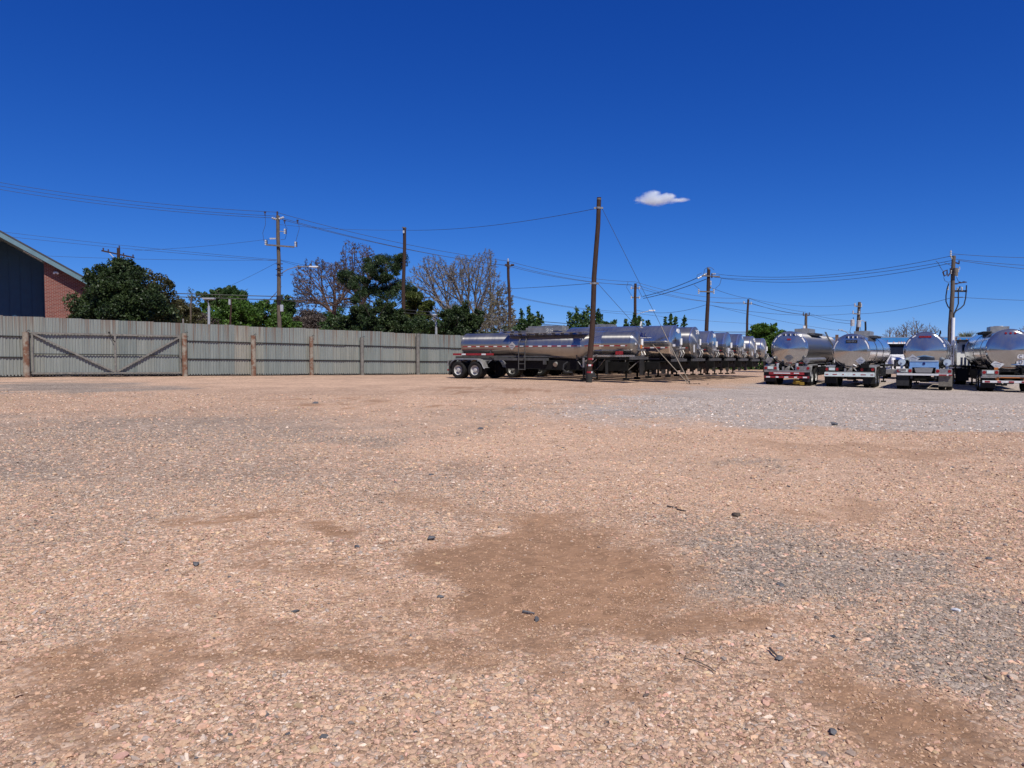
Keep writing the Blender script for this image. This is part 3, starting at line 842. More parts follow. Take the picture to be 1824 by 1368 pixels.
def insulator(mb, p, h=.28, r=.07):
    p = Vector(p)
    for q in range(3):
        mb.cyl(p + Vector((0, 0, h * q / 3)), p + Vector((0, 0, h * (q + .7) / 3)), r, r * .75, 10)
    mb.cyl(p, p + Vector((0, 0, h)), r * .45, n=8)
    return mb

def lamp_arm(o, pts, head):
    mb = MB(); mb.tube(pts, .032, 8); a = part('lamp_arm', mb, 'alu', o, True)
    mb = MB(); mb.box(head, (.72, .26, .09)); mb.box(Vector(head) + Vector((.05, 0, -.07)), (.45, .2, .06)); part('lamp_head', mb, 'white', o, False, .02)

# tall grey pole with crossarm and street lamp
PA, va = pole('utility_pole', 'tall grey utility pole with a low crossarm and a street lamp arm behind the fence', 499, 495, 384, 60, .17, 'polegrey')
mb = MB(); a, c = local(PA, 474, 436, -.25), local(PA, 524, 440, -.25); mb.box((a + c) / 2, ((c - a).length, .10, .12), Matrix.Rotation(.08, 3, 'Y')); ca = part('crossarm', mb, 'arm', PA)
for px, py in ((473, 433), (526, 436), (507, 413)):
    mb = insulator(MB(), local(PA, px, py, -.25) - Vector((0, 0, .15)), .42, .085); part('cutout', mb, 'insul', PA)
    mb = MB(); p = local(PA, px, py, -.2); mb.box(p + Vector((.12, 0, .02)), (.07, .07, .42)); part('fuse_tube', mb, 'insuldark', PA)
mb = MB(); p = local(PA, 507, 413, -.2); mb.tube([p, local(PA, 497, 412)], .03); part('cutout_bracket', mb, 'galv', PA)
mb = insulator(MB(), local(PA, 494, 384), .35, .09); part('insulator', mb, 'insuldark', PA)
for px, py in ((490, 390), (500, 389)):
    mb = MB(); p = local(PA, px, py, -.1); d = Vector((-.42 if px < 495 else .42, 0, .14)); 
    for q in range(3): mb.cyl(p + d * (q / 3 - .3), p + d * ((q + .75) / 3 - .3), .10, .07, 10)
    part('insulator', mb, 'insul', PA)
mb = MB(); mb.box(local(PA, 486, 425), (.5, .10, .11)); part('arrester', mb, 'insul', PA)
for px, py in ((472, 378), (507, 393), (530, 393)):
    mb = MB(); p = local(PA, px, py); mb.box(p, (.16, .08, .13)); mb.box(p - Vector((0, 0, .16)), (.06, .06, .16)); part('wire_clamp', mb, 'insuldark', PA)
for pts in ([(472, 380), (473, 400), (468, 415), (470, 430)], [(507, 395), (509, 404), (512, 408)], [(532, 397), (533, 408), (529, 422), (526, 434)], [(510, 418), (508, 426), (500, 427)]):
    mb = MB(); mb.tube([local(PA, *p) for p in pts], .016, 5); part('jumper_wire', mb, 'wiregrey', PA)
lamp_arm(PA, [local(PA, 501, 487), local(PA, 512, 480), local(PA, 530, 475), local(PA, 553, 474.4)], local(PA, 559, 475))
for q in range(5):
    mb = MB(); p = local(PA, 497.5, 470 + q * 5 + (q % 2) * 2, -.18); mb.cyl(p + Vector((-.28 + .1 * (q % 2), 0, 0)), p + Vector((.28, 0, 0)), .035, n=8); part('bolt', mb, 'insuldark', PA)
mb = MB(); mb.box(local(PA, 502, 549, -.22), (.24, .18, .55)); part('meter_box', mb, 'galv', PA, False, .02)
mb = MB(); mb.cyl(local(PA, 498, 527, -.16), local(PA, 498.5, 535, -.16), .25, n=12); part('cable_bracket', mb, 'rustrail', PA)

# bare brown pole rising out of the dark tree
PB, vb = pole('utility_pole', 'bare brown pole with nothing on top, rising out of the dark evergreen behind the fence', 717, 720.5, 405, 57, .155, 'polewood')
mb = MB(); mb.cyl(local(PB, 720, 407), local(PB, 720.5, 405.2), .17, n=12); part('pole_cap', mb, 'arm', PB)
mb = MB(); mb.box(local(PB, 719, 413, -.17), (.12, .1, .2)); part('wire_clamp', mb, 'galv', PB)

PC, vc = pole('utility_pole', 'dark slim utility pole with one short side bracket, right of the fan shaped bare tree', 911, 905, 466, 74, .165, 'polewood')
mb = insulator(MB(), local(PC, 905, 466), .32, .08); part('insulator', mb, 'insul', PC)
mb = MB(); a, c = local(PC, 901, 474), local(PC, 913, 472); mb.cyl(a, c, .07, n=8); mb.tube([local(PC, 906, 480), local(PC, 911, 473)], .03); part('bracket', mb, 'arm', PC)
for px in (902, 913):
    mb = MB(); p = local(PC, px, 472); mb.cyl(p - Vector((.16, 0, 0)), p + Vector((.16, 0, 0)), .11, n=10); part('insulator', mb, 'insuldark', PC)
mb = MB(); mb.tube([local(PC, 909, 571), local(PC, 914, 573), local(PC, 930, 575)], .10, 8); part('splice_case', mb, 'wire', PC)

# leaning pole in the yard with red and white bands and guys
gp = gpt(1049, 681.5)
PDP = gp.y
PD, vd = pole('yard_pole', 'tall leaning brown pole in the yard with red and white bands near its foot', 1049, 1067, 353.5, PDP, .138, 'polewood')
PD.location.z = gp.z; top = at(1067, 353.5, PDP) - PD.location
ax = top.normalized()
along = lambda py: at(np.interp(py, [353.5, 681], [1067, 1049]), py, PDP) - PD.location
rad = lambda p: .138 * (1.12 - .32 * max(0, p.z) / top.z)
mb = MB(); p0, p1 = along(682.5), along(664); mb.cyl(p0, p1, rad(p0) + .006, rad(p1) + .005, 18, False); part('tarred_base', mb, 'polebase', PD, True)
for i, (py, hgt) in enumerate(((639.5, 3.2), (650.5, 3.0), (663, 3.0))):
    mb = MB(); p0, p1 = along(py + hgt / 2), along(py - hgt / 2); mb.cyl(p0, p1, rad(p0) + .008, rad(p1) + .008, 18, False); rb = part('red_band', mb, 'tapered', PD, True)
    mb = MB(); c_ = (p0 + p1) / 2; rr_ = rad(p0) + .010
    a0, a1 = ((-40, 5), (-125, -70), (-60, -15))[i]
    vs = []
    for q in range(7):
        an = R(a0 + (a1 - a0) * q / 6)
        for pp in (p0, p1): vs.append(pp + Vector((rr_ * math.cos(an), rr_ * math.sin(an), 0)))
    mb.add(vs, [(2 * q, 2 * q + 1, 2 * q + 3, 2 * q + 2) for q in range(6)]); part('white_patch', mb, 'tapewhite', rb)
mb = MB(); mb.cyl(along(356), along(353.6), rad(top) + .004, n=16); part('pole_cap', mb, 'arm', PD)
for py in (370.5, 505):
    mb = MB(); p = along(py); mb.cyl(p - ax * .05, p + ax * .05, rad(p) + .02, n=14); mb.box(p + Vector((.17, 0, 0)), (.12, .06, .09)); mb.box(p - Vector((.17, 0, 0)), (.12, .06, .09)); part('guy_band', mb, 'alu', PD)
anchor_p = gpt(1228, 684)

PE, ve = pole('utility_pole', 'dark utility pole with two rows of small insulators behind the middle tank trailers', 1130, 1132, 505, 82, .18, 'polewood')
for py in (513, 530):
    mb = MB(); a, c = local(PE, 1125, py), local(PE, 1139, py); mb.cyl(a, c, .06, n=8); part('bracket', mb, 'arm', PE)
    for px in (1124.5, 1139):
        mb = insulator(MB(), local(PE, px, py) - Vector((0, 0, .12)), .3, .09); part('insulator', mb, 'insul', PE)
lamp_arm(PE, [local(PE, 1132, 561), local(PE, 1141, 557.5), local(PE, 1158, 553.5)], local(PE, 1161, 553))
for pts in ([(1119, 501), (1116, 512), (1121, 520), (1127, 530)], [(1137, 515), (1141, 523), (1144, 530)]):
    mb = MB(); mb.tube([local(PE, *p) for p in pts], .02, 5); part('jumper_wire', mb, 'wiregrey', PE)

PF, vf = pole('utility_pole', 'brown utility pole with double crossarm and looped jumper wire, left of the round green tree', 1256.5, 1262.5, 480, 68, .19, 'polewood')
for (a, c) in (((1251, 491), (1282, 493)), ((1245, 519), (1272, 520))):
    mb = MB(); a, c = local(PF, *a, -.2), local(PF, *c, -.2); mb.box((a + c) / 2, ((c - a).length, .10, .11), Matrix.Rotation(math.atan2(a.z - c.z, (c - a).length), 3, 'Y')); part('crossarm', mb, 'arm', PF)
for px, py in ((1244.5, 519), (1271.5, 519), (1266, 504), (1268, 491)):
    mb = insulator(MB(), local(PF, px, py, -.2) - Vector((0, 0, .22)), .44, .08); part('cutout', mb, 'insul' if px != 1268 else 'insuldark', PF)
for a, c in (((1243, 496), (1258, 488)), ((1252, 491), (1259, 487)), ((1268, 488), (1275, 488)), ((1264, 511), (1267, 513))):
    mb = MB(); a, c = local(PF, *a), local(PF, *c)
    for q in range(4): mb.cyl(a.lerp(c, q / 4), a.lerp(c, (q + .75) / 4), .09, .06, 8)
    part('strain_insulator', mb, 'insul', PF)
for pts in ([(1241, 495), (1242, 490), (1250, 486)], [(1253, 490), (1255, 480), (1261, 475.5), (1267, 477), (1272, 481)], [(1270, 488), (1281, 488), (1281, 493), (1285, 496)], [(1285, 496), (1282, 507), (1274, 514)], [(1236, 507), (1242, 512), (1246, 515)]):
    mb = MB(); mb.tube([local(PF, *p) for p in pts], .02, 5); part('jumper_wire', mb, 'wiregrey', PF)
mb = MB(); mb.cyl(local(PF, 1261.5, 480), local(PF, 1261.5, 477), .12, n=8); part('pole_top_pin', mb, 'arm', PF)

PG, vg = pole('utility_pole', 'slim dark pole with one small crossbar touching the left edge of the round green tree', 1327, 1333, 533, 84, .15, 'polewood')
mb = MB(); a, c = local(PG, 1325, 540), local(PG, 1339, 541.5); mb.cyl(a, c, .05, n=8); part('bracket', mb, 'arm', PG)
for px, py in ((1325, 539), (1338, 540)):
    mb = insulator(MB(), local(PG, px, py) - Vector((0, 0, .15)), .3, .10); part('insulator', mb, 'insul', PG)

PH, vh = pole('utility_pole', 'far grey pole with short crossarm and white conduit, above the leftmost rear facing tanker', 1434.5, 1436, 558, 112, .24, 'polegrey')
mb = MB(); a, c = local(PH, 1430.5, 562), local(PH, 1442, 561.5); mb.box((a + c) / 2, ((c - a).length, .12, .16)); part('crossarm', mb, 'arm', PH)
for px in (1431, 1441.5):
    mb = insulator(MB(), local(PH, px, 561), .4, .10); part('insulator', mb, 'insuldark', PH)
mb = MB(); mb.box(local(PH, 1432.4, 585, -.2), (.30, .22, .8)); part('conduit', mb, 'white', PH)

PI_, vi = pole('utility_pole', 'leaning grey pole carrying two white transformer cans, seen over the second rear facing tanker', 1522, 1531, 538, 78, .19, 'polegrey')
for (a, c) in (((1522.5, 545), (1534.5, 546.5)), ((1519, 558.5), (1531, 559.5))):
    mb = MB(); a, c = local(PI_, *a, -.2), local(PI_, *c, -.2); mb.box((a + c) / 2, ((c - a).length, .10, .12), Matrix.Rotation(math.atan2(a.z - c.z, (c - a).length), 3, 'Y')); part('crossarm', mb, 'arm', PI_)
for px, py in ((1522.5, 544), (1534, 544.5), (1519.5, 557), (1530.5, 558)):
    mb = insulator(MB(), local(PI_, px, py, -.2) - Vector((0, 0, .12)), .36, .09); part('insulator', mb, 'insul', PI_)
for px, py in ((1518.5, 575), (1530, 577)):
    p = local(PI_, px, py, -.25)
    mb = MB(); mb.cyl(p - Vector((0, 0, .34)), p + Vector((0, 0, .30)), .21, n=14); mb.cyl(p + Vector((0, 0, .30)), p + Vector((0, 0, .37)), .225, .12, 14); tr_ = part('transformer', mb, 'insul', PI_, True)
    mb = insulator(MB(), p + Vector((.06, -.05, .36)), .22, .05); part('bushing', mb, 'insuldark', tr_)
for pts in ([(1517, 578), (1514, 590), (1517, 603)], [(1532, 582), (1534, 592), (1528, 602)], [(1531, 560), (1533, 568), (1531, 573)]):
    mb = MB(); mb.tube([local(PI_, *p) for p in pts], .022, 5); part('jumper_wire', mb, 'wire', PI_)
mb = MB(); mb.tube([local(PI_, 1525, 572), local(PI_, 1535, 570.5), local(PI_, 1541, 573)], .03, 6); part('service_bracket', mb, 'galv', PI_)
PJ, vj = pole('utility_pole', 'short black service pole just right of the pole with the transformer cans', 1541, 1541.5, 572.5, 86, .13, 'black')
lamp = thing('street_lamp', 'small far street lamp on a thin curved arm between the two left rear facing tankers', 'street lamp', (xat(1513, 95), 95, -.4))
mb = MB(); mb.tube([(0, 0, 0), at(1513, 597, 95) - lamp.location, at(1507, 591, 95) - lamp.location, at(1498, 588, 95) - lamp.location], .05, 6); part('lamp_arm', mb, 'galv', lamp, True)
mb = MB(); mb.box(at(1497, 587.5, 95) - lamp.location, (.5, .25, .12)); part('lamp_head', mb, 'galv', lamp)

# riser pole on the right
PK, vk = pole('utility_pole', 'tall pole with fuse switches, three looping cables and a white conduit riser', 1689.5, 1699, 455.5, 52, .155, 'polegrey')
a, c = local(PK, 1698.2, 566, -.2), local(PK, 1695.5, 652, -.2)
mb = MB(); mb.cyl(a, c, .115, n=12); part('conduit', mb, 'white', PK, True)
mb = MB(); p = a.lerp(c, .62); mb.cyl(p, p - Vector((0, 0, .12)), .145, n=12); part('conduit_coupling', mb, 'white', PK)
mb = MB(); a, c = local(PK, 1695, 519), local(PK, 1722, 518); mb.box((a + c) / 2, ((c - a).length, .10, .13)); part('crossarm', mb, 'wire', PK)
mb = MB(); a, c = local(PK, 1697, 466), local(PK, 1708.5, 470); mb.tube([a, c], .05, 6); mb.tube([c, local(PK, 1708.2, 464)], .04, 6); part('bracket', mb, 'insuldark', PK)
mb = MB(); a, c = local(PK, 1703, 505), local(PK, 1722, 502.5); mb.tube([a, c], .035, 6)
part('switch_bar', mb, 'insuldark', PK)
for px, py in ((1688.5, 516), (1713, 517), (1705.5, 518), (1694, 487)):
    mb = insulator(MB(), local(PK, px, py) - Vector((0, 0, .02)), .26, .07); part('arrester', mb, 'insul', PK)
for px, py in ((1703, 505.5), (1710, 503.5), (1717, 502.5)):
    mb = MB(); mb.box(local(PK, px, py), (.16, .10, .10)); part('terminal', mb, 'insuldark', PK)
mb = insulator(MB(), local(PK, 1693.5, 456), .4, .07); mb.tube([local(PK, 1693.5, 456), local(PK, 1697, 463)], .05, 6); part('insulator', mb, 'insul', PK)
for pts in ([(1680, 484), (1687, 481), (1687, 489), (1682, 492), (1679.5, 484)], [(1688, 492), (1693, 486), (1693, 478), (1696, 479)]):
    mb = MB(); mb.tube([local(PK, *p) for p in pts], .05, 6); part('fuse_switch', mb, 'insuldark', PK)
mb = MB(); p = local(PK, 1702.5, 484, -.2); mb.cyl(p - Vector((0, 0, .28)), p + Vector((0, 0, .26)), .15, n=12); part('switch_can', mb, 'arm', PK, True)
for px, py in ((1707, 482), (1705, 490), (1709, 478)):
    mb = insulator(MB(), local(PK, px, py) - Vector((0, 0, .1)), .22, .05); part('bushing', mb, 'insul', PK)
for pts in ([(1690, 505), (1687, 514), (1685, 527), (1685, 537), (1688, 545), (1694, 553), (1697, 557), (1698, 566)],
            [(1710, 510), (1707, 518), (1707, 530), (1707, 541), (1704, 549), (1700, 557), (1698.6, 566)],
            [(1721.5, 508), (1721, 519), (1720, 531), (1717, 543), (1711, 549), (1703, 554), (1699.5, 559), (1698.8, 566)]):
    mb = MB(); P_ = [local(PK, *p, -.1) for p in pts]; mb.tube(P_, .042, 7); part('looped_cable', mb, 'wire', PK, True)
for pts in ([(1681, 494), (1683, 500), (1689, 503), (1695, 501)], [(1704, 494), (1707, 501), (1712, 503)], [(1667, 465), (1671, 468), (1675, 476), (1679, 482)], [(1682, 468), (1690, 471), (1697, 474)]):
    mb = MB(); mb.tube([local(PK, *p) for p in pts], .018, 5); part('jumper_wire', mb, 'wiregrey', PK)
mb = MB(); mb.tube([local(PK, 1698, 530), local(PK, 1715, 529.5)], .03, 6); part('spacer_arm', mb, 'insuldark', PK)

# short poles and lamps just beyond the fence
PL, vl = pole('utility_pole', 'half hidden brown pole whose insulated crossarm shows above the round evergreen at the left', 208, 211, 442, 62, .16, 'polewood')
mb = MB(); a, c = local(PL, 181, 446.5), local(PL, 239, 459); mb.box((a + c) / 2, ((c - a).length, .10, .12), Matrix.Rotation(math.atan2(a.z - c.z, c.x - a.x), 3, 'Y')); part('crossarm', mb, 'polewood', PL)
mb = MB(); mb.tube([local(PL, 195, 451, -.1), local(PL, 209, 465, -.1)], .035, 5); mb.tube([local(PL, 224, 457, -.1), local(PL, 210, 465, -.1)], .035, 5); part('arm_brace', mb, 'galv', PL)
for px, py in ((184, 446), (193, 448.5), (220, 455), (237, 458), (212.5, 442)):
    mb = insulator(MB(), local(PL, px, py), .22, .07); part('insulator', mb, 'insuldark', PL)
sp1, _ = pole('service_pole', 'thin leaning grey pole among the shrubs left of the white shoebox lamp', 334, 341, 529, 57, .075, 'polegrey')
sp2, _ = pole('service_pole', 'thin brown pole with a pale box near its top before the bright green shrub', 410.5, 411, 533, 57, .08, 'polewood')
mb = MB(); mb.box(local(sp2, 409, 538, -.1), (.14, .1, .42)); part('meter_box', mb, 'galv', sp2)
def shoebox(label, pxb, pyt, px_head, w, depth):
    x = xat(pxb, depth)
    o = thing('parking_lamp', label, 'street lamp', (x, depth, gz(x, depth)), 0, 'silver lamp posts beyond the fence')
    mb = MB(); tp = at(pxb, pyt, depth) - o.location; mb.cyl((0, 0, -.1), tp, .095, .085, 12); part('post', mb, 'galv', o, True)
    hp = at(px_head, pyt - 13, depth) - o.location
    mb = MB(); mb.tube([tp, tp.lerp(hp, .5) + Vector((-.05, 0, .05)), hp], .03, 6); part('lamp_arm', mb, 'galv', o, True)
    mb = MB(); mb.box(hp, (w, .35, .09)); mb.box(hp + Vector((0, 0, -.05)), (w * .8, .28, .05)); part('lamp_head', mb, 'galv', o, False, .015)
    return o
shoebox('silver lamp post with a wide flat head before the grey shrub behind the fence', 372, 545, 372, .8, 50)
shoebox('silver lamp post with a flat head before the dark evergreen near the sideways trailer', 777, 574, 777.5, .55, 54)
for pxb, pyt, lab in ((1101, 579, 'short stub pole with a square top seen over the middle trailers'),):
    pass

# ------------------------------------------------------------------ wires
def wire(label, a, c, sag=0., r=.02, m='wiregrey', group=None, n=26, cat='wire', name='power_line'):
    """cable hanging from a to c; points are (px, py, depth); sag in photograph pixels at mid span"""
    p, q = at(*a), at(*c)
    # keep the middle of the span sag below the straight line between its ends
    dm = (a[2] + c[2]) / 2
    pm, qm = (p + q) / 2, None
    dz = sag / F_PX * pm.y
    mb = MB()
    pts = []
    for k in range(n + 1):
        t_ = k / n
        v = p.lerp(q, t_); v.z -= 4 * dz * t_ * (1 - t_)
        pts.append(v)
    mb.tube(pts, r, 5)
    o = obj(name, mb.mesh(name, M[m], True))
    return tag(o, label, cat, group)

dA, dB, dC, dE, dF, dG, dH, dI, dK = 60, 57, 74, 82, 68, 84, 112, 78, 52
L = 'power lines strung between the utility poles'
def off(depth, px0, px1, dpx=1.): return depth
# three conductors from the left edge to the crossarm pole
for nm, y0, y1, y2 in (('topmost', 318, 378, 381), ('middle', 324, 385, 388), ('lowest', 330.5, 388.5, 393)):
    wire(f'{nm} of three conductors from the left picture edge to the street lamp pole', (-40, y0, 66), (494, y1, dA), 9, .017, group=L)
for nm, a, c in (('topmost', (495, 379), (905, 465)), ('middle', (501, 388), (902, 473)), ('lowest', (502, 391), (913, 474))):
    wire(f'{nm} of three conductors between the street lamp pole and the fan tree pole', (*a, dA), (*c, dC), 8, .018, group=L)
for nm, a, c in (('topmost', (905, 465), (1132, 502)), ('middle', (902, 473), (1125, 507)), ('lowest', (913, 473), (1139, 508.5))):
    wire(f'{nm} of three conductors passing behind the leaning yard pole', (*a, dC), (*c, dE), 7, .018, group=L)
for nm, a, c in (('topmost', (1132, 502), (1333, 531)), ('middle', (1125, 509), (1325, 539)), ('lowest', (1139, 509), (1338, 541))):
    wire(f'{nm} of three conductors crossing behind the double crossarm pole', (*a, dE), (*c, dG), 9, .018, group=L)
for nm, a, c in (('topmost', (1333, 531), (1436, 556)), ('middle', (1338, 540), (1431, 560)), ('lowest', (1339, 541), (1441, 560.5))):
    wire(f'{nm} of three conductors leading to the far grey pole with white conduit', (*a, dG), (*c, dH), 3, .022, group=L)
for nm, a, c in (('upper', (1437, 557), (1523, 572)), ('lower', (1441, 561), (1519, 577))):
    wire(f'{nm} of two conductors between the far grey pole and the transformer pole', (*a, dH), (*c, dI), 3, .02, group=L)
for nm, a, c in (('upper', (1145, 528), (1244, 494)), ('lower', (1146, 531.5), (1258, 497))):
    wire(f'{nm} of two heavy conductors rising to the double crossarm pole', (*a, dE), (*c, dF), 3, .032, 'wire', group=L)
for nm, a, c, s in (('topmost', (1282, 489), (1694, 456), 16), ('middle', (1272, 494), (1696, 464), 14), ('lowest', (1286, 496), (1697, 468), 17)):
    wire(f'{nm} of three long conductors between the double crossarm pole and the riser pole', (*a, dF), (*c, dK), s, .017, group=L)
for nm, a, c in (('topmost', (1694, 452), (1880, 459.5)), ('middle', (1697, 461), (1880, 475)), ('lowest', (1708, 464), (1880, 483))):
    wire(f'{nm} of three conductors from the riser pole to the right edge', (*a, dK), (*c, 60), 2, .016, group=L)
wire('low single line from the riser pole to the right edge', (1700, 529, dK), (1880, 536.5, 60), 1, .014, group=L)
wire('low single line from the transformer pole up to the riser pole', (1531, 559, dI), (1698, 529.5, dK), 5, .016, group=L)
wire('thin neutral line passing left from the transformer pole behind the crossarm poles', (1262, 543, dF), (1520, 558.5, dI), 9, .016, group=L)
wire('faint line dropping from the double crossarm pole to the slim dark pole top', (1268, 513, dF), (1333, 531.5, dG), 2, .018, group=L)
wire('faint upper line running from the slim dark pole to the leaning transformer pole', (1334, 531, dG), (1522, 543, dI), 8, .014, group=L)
wire('faint second line from the double crossarm pole sloping down to the transformer cans', (1263, 543, dF), (1516, 592, dI), 4, .013, group=L)
wire('line from the bracket pole sagging up to the double crossarm pole', (1132, 552, dE), (1257, 543, dF), 9, .018, group=L)
wire('upper thin line from the fan tree pole running to the bracket pole', (909, 526, dC), (1131, 556, dE), 6, .015, group=L)
wire('lower thin line from the fan tree pole running to the bracket pole', (909, 528, dC), (1131, 561, dE), 4, .013, group=L)
wire('long faint low line from the bracket pole to the slim dark pole', (1132, 558, dE), (1330, 576, dG), 2, .014, group=L)
wire('faint low line from the slim dark pole sloping to the far left tanker roof', (1330, 576, dG), (1436, 600, dH), 1, .016, group=L)
for nm, a, c, s in (('upper', (505, 404, 59.8), (718, 410, dB), 3),):
    wire('thin line from the street lamp pole to the top of the bare brown pole', (497, 400, dA), c, 3, .011, group=L)
wire('line from the bare brown pole to near the top of the leaning yard pole', (720, 410, dB), (1064, 371, PDP), 9, .013, group=L)
wire('line from half way up the leaning yard pole back into the bare fan shaped tree', (1057.5, 504.5, PDP), (800, 516, 66), 3, .013, group=L)
for nm, a, c in (('upper', (-60, 405), (497, 463)), ('lower', (-60, 413), (497, 465))):
    wire(f'{nm} of two thin lines over the gable roof to the street lamp pole', (*a, 68), (*c, dA), 3, .013, group=L)
wire('nearly level thin line crossing the gable building to the street lamp pole', (-40, 449, 64), (497, 463, dA), 5, .012, group=L)
wire('thin line rising from the left to the low crossarm', (240, 446, 66), (486, 425, dA), 3, .011, group=L)
wire('thin line falling left from the street lamp pole to a rooftop bracket', (494, 467, dA), (412, 508, 70), 1, .012, group=L)
wire('upper of two thin lines from the street lamp pole towards the bare trees', (499, 463, dA), (620, 486, 78), 1, .013, group=L)
wire('lower of two thin lines from the street lamp pole towards the bare trees', (499, 464, dA), (560, 480, 70), 1, .012, group=L)
CB = 'thick black communication cables low along the road'
wire('upper thick black cable passing the gable building and the evergreen to the street lamp pole', (-40, 504, 56), (498, 528, dA), 3, .035, 'wire', CB)
wire('lower thick black cable passing the gable building and the evergreen to the street lamp pole', (-40, 510, 56), (498, 534, dA), 3, .035, 'wire', CB)
wire('upper thick black cable from the street lamp pole into the bare trees', (498, 528, dA), (909, 568, dC), 2, .035, 'wire', CB)
wire('lower thick black cable from the street lamp pole into the bare trees', (498, 534, dA), (909, 573, dC), 2, .035, 'wire', CB)
wire('upper thick black cable above the sideways tank trailer', (909, 568, dC), (1131, 584, dE), 1, .032, 'wire', CB)
wire('lower thick black cable above the sideways tank trailer', (909, 573, dC), (1131, 588, dE), 1, .032, 'wire', CB)
wire('upper thick black cable just above the gap between the parked tank heads', (1131, 584, dE), (1329, 591.5, dG), 2, .04, 'wire', CB)
wire('lower thick black cable just above the gap between the parked tank heads', (1131, 588, dE), (1329, 595, dG), 2, .04, 'wire', CB)

# guys of the leaning yard pole, with pale guards at their feet
for lab, py, f in (('upper guy wire from the top of the leaning yard pole to the ground anchor', 371, .60), ('lower guy wire from half way up the leaning yard pole to the ground anchor', 505, .40)):
    g = thing('guy_wire', lab, 'guy wire', anchor_p + Vector((.02 if py == 371 else -.10, 0, .04)), 0, 'guy wires of the yard pole')
    a = PD.location + along(py) + Vector((.18, 0, 0)) - g.location
    mb = MB(); mb.tube([(0, 0, 0), a * .5, a], .011, 6); part('strand', mb, 'wiregrey', g)
    mb = MB()
    e = a * (.34 if py == 371 else .40)
    mb.tube([(0, 0, .02), e * .45 + Vector((.0, 0, -.05 if py == 371 else 0)), e], .018, 8); part('guard', mb, 'guy', g, True)
an = thing('guy_anchor', 'small rusty ground anchor rod where the two guy wires meet', 'anchor', anchor_p)
mb = MB(); mb.tube([(.05, 0, -.15), (-.02, 0, .12)], .022, 8); part('rod', mb, 'rustrail', an)
mb = MB(); mb.cyl((-.02, -.03, .13), (-.02, .03, .13), .05, n=10); part('eye', mb, 'rustrail', an)
mb = MB()
for q in range(26):
    p = Vector((random.gauss(0, .45), random.gauss(0, .10), .015)); s = random.uniform(.02, .07)
    mb.box(p, (s * 1.6, s, s * .6), Matrix.Rotation(random.uniform(0, 3), 3, 'Z'))
w_ = part('litter', mb, 'bark', None); w_.location = anchor_p; tag(w_, 'dark dirt and leaf scraps around the guy anchor', 'litter', kind='stuff')

# ------------------------------------------------------------------ tank trailers
def lookm(right, up, loc):
    r_, u_ = Vector(right), Vector(up); n_ = r_.cross(u_)
    mt_ = Matrix((r_, u_, n_)).transposed().to_4x4(); mt_.translation = Vector(loc); return mt_
REAR = ((0, -1, 0), (0, 0, 1)); FRONT = ((0, 1, 0), (0, 0, 1)); RSIDE = ((1, 0, 0), (0, 0, 1)); LSIDE = ((-1, 0, 0), (0, 0, 1))

# wheel meshes shared by every vehicle (axle along y)
def ring_mesh(profile, n, name, m, smooth_=True):
    """profile: (radius, y) pairs revolved about the y axis"""
    vs, fs = [], []
    for (r_, y_) in profile:
        for k in range(n):
            q = 2 * math.pi * k / n
            vs.append((r_ * math.cos(q), y_, r_ * math.sin(q)))
    for i in range(len(profile) - 1):
        for k in range(n):
            fs.append((i * n + k, i * n + (k + 1) % n, (i + 1) * n + (k + 1) % n, (i + 1) * n + k))
    mb = MB(); mb.add(vs, fs)
    return mb.mesh(name, m, smooth_)
TYRE = ring_mesh([(.29, -.11), (.36, -.135), (.44, -.14), (.485, -.125), (.505, -.10), (.505, -.052), (.492, -.05), (.492, -.036), (.505, -.034), (.505, .034), (.492, .036), (.492, .05), (.505, .052), (.505, .10), (.485, .125), (.44, .14), (.36, .135), (.29, .11)], 32, 'wheel', M['rubber'])
def rim_mesh(m, nm):
    mb = MB(); n = 24
    prof = [(.30, -.115), (.285, -.10), (.262, -.02), (.20, .035), (.15, .02), (.12, -.03), (.115, -.10), (.06, -.115), (.001, -.115)]
    vs, fs = [], []
    for (r_, y_) in prof:
        for k in range(n):
            q = 2 * math.pi * k / n; vs.append((r_ * math.cos(q), y_, r_ * math.sin(q)))
    for i in range(len(prof) - 1):
        for k in range(n): fs.append((i * n + k, i * n + (k + 1) % n, (i + 1) * n + (k + 1) % n, (i + 1) * n + k))
    mb.add(vs, fs)
    for k in range(8):
        q = 2 * math.pi * k / 8
        mb.cyl((.165 * math.cos(q), .03, .165 * math.sin(q)), (.165 * math.cos(q), -.02, .165 * math.sin(q)), .014, n=6)
    return mb.mesh(nm, M[m], True)
RIM_W, RIM_A, RIM_D = rim_mesh('rimwhite', 'rim'), rim_mesh('bright', 'rim'), rim_mesh('fender', 'rim')

def wheels(t, xs, side_y=1.12, inner=.33, rim=None):
    for x in xs:
        for s in (-1, 1):
            for dy in (0, inner):
                w = obj('wheel', TYRE, t, (x, s * (side_y - dy), .505), (0, random.uniform(0, 6), 0) if s < 0 else (0, random.uniform(0, 6), math.pi))
                if dy == 0: obj('rim', rim, w)
        mb = MB(); mb.cyl((x, -side_y + .1, .505), (x, side_y - .1, .505), .075, n=10); mb.cyl((x, -.2, .505), (x, .2, .505), .12, n=10); part('axle', mb, 'chassis', t, True)

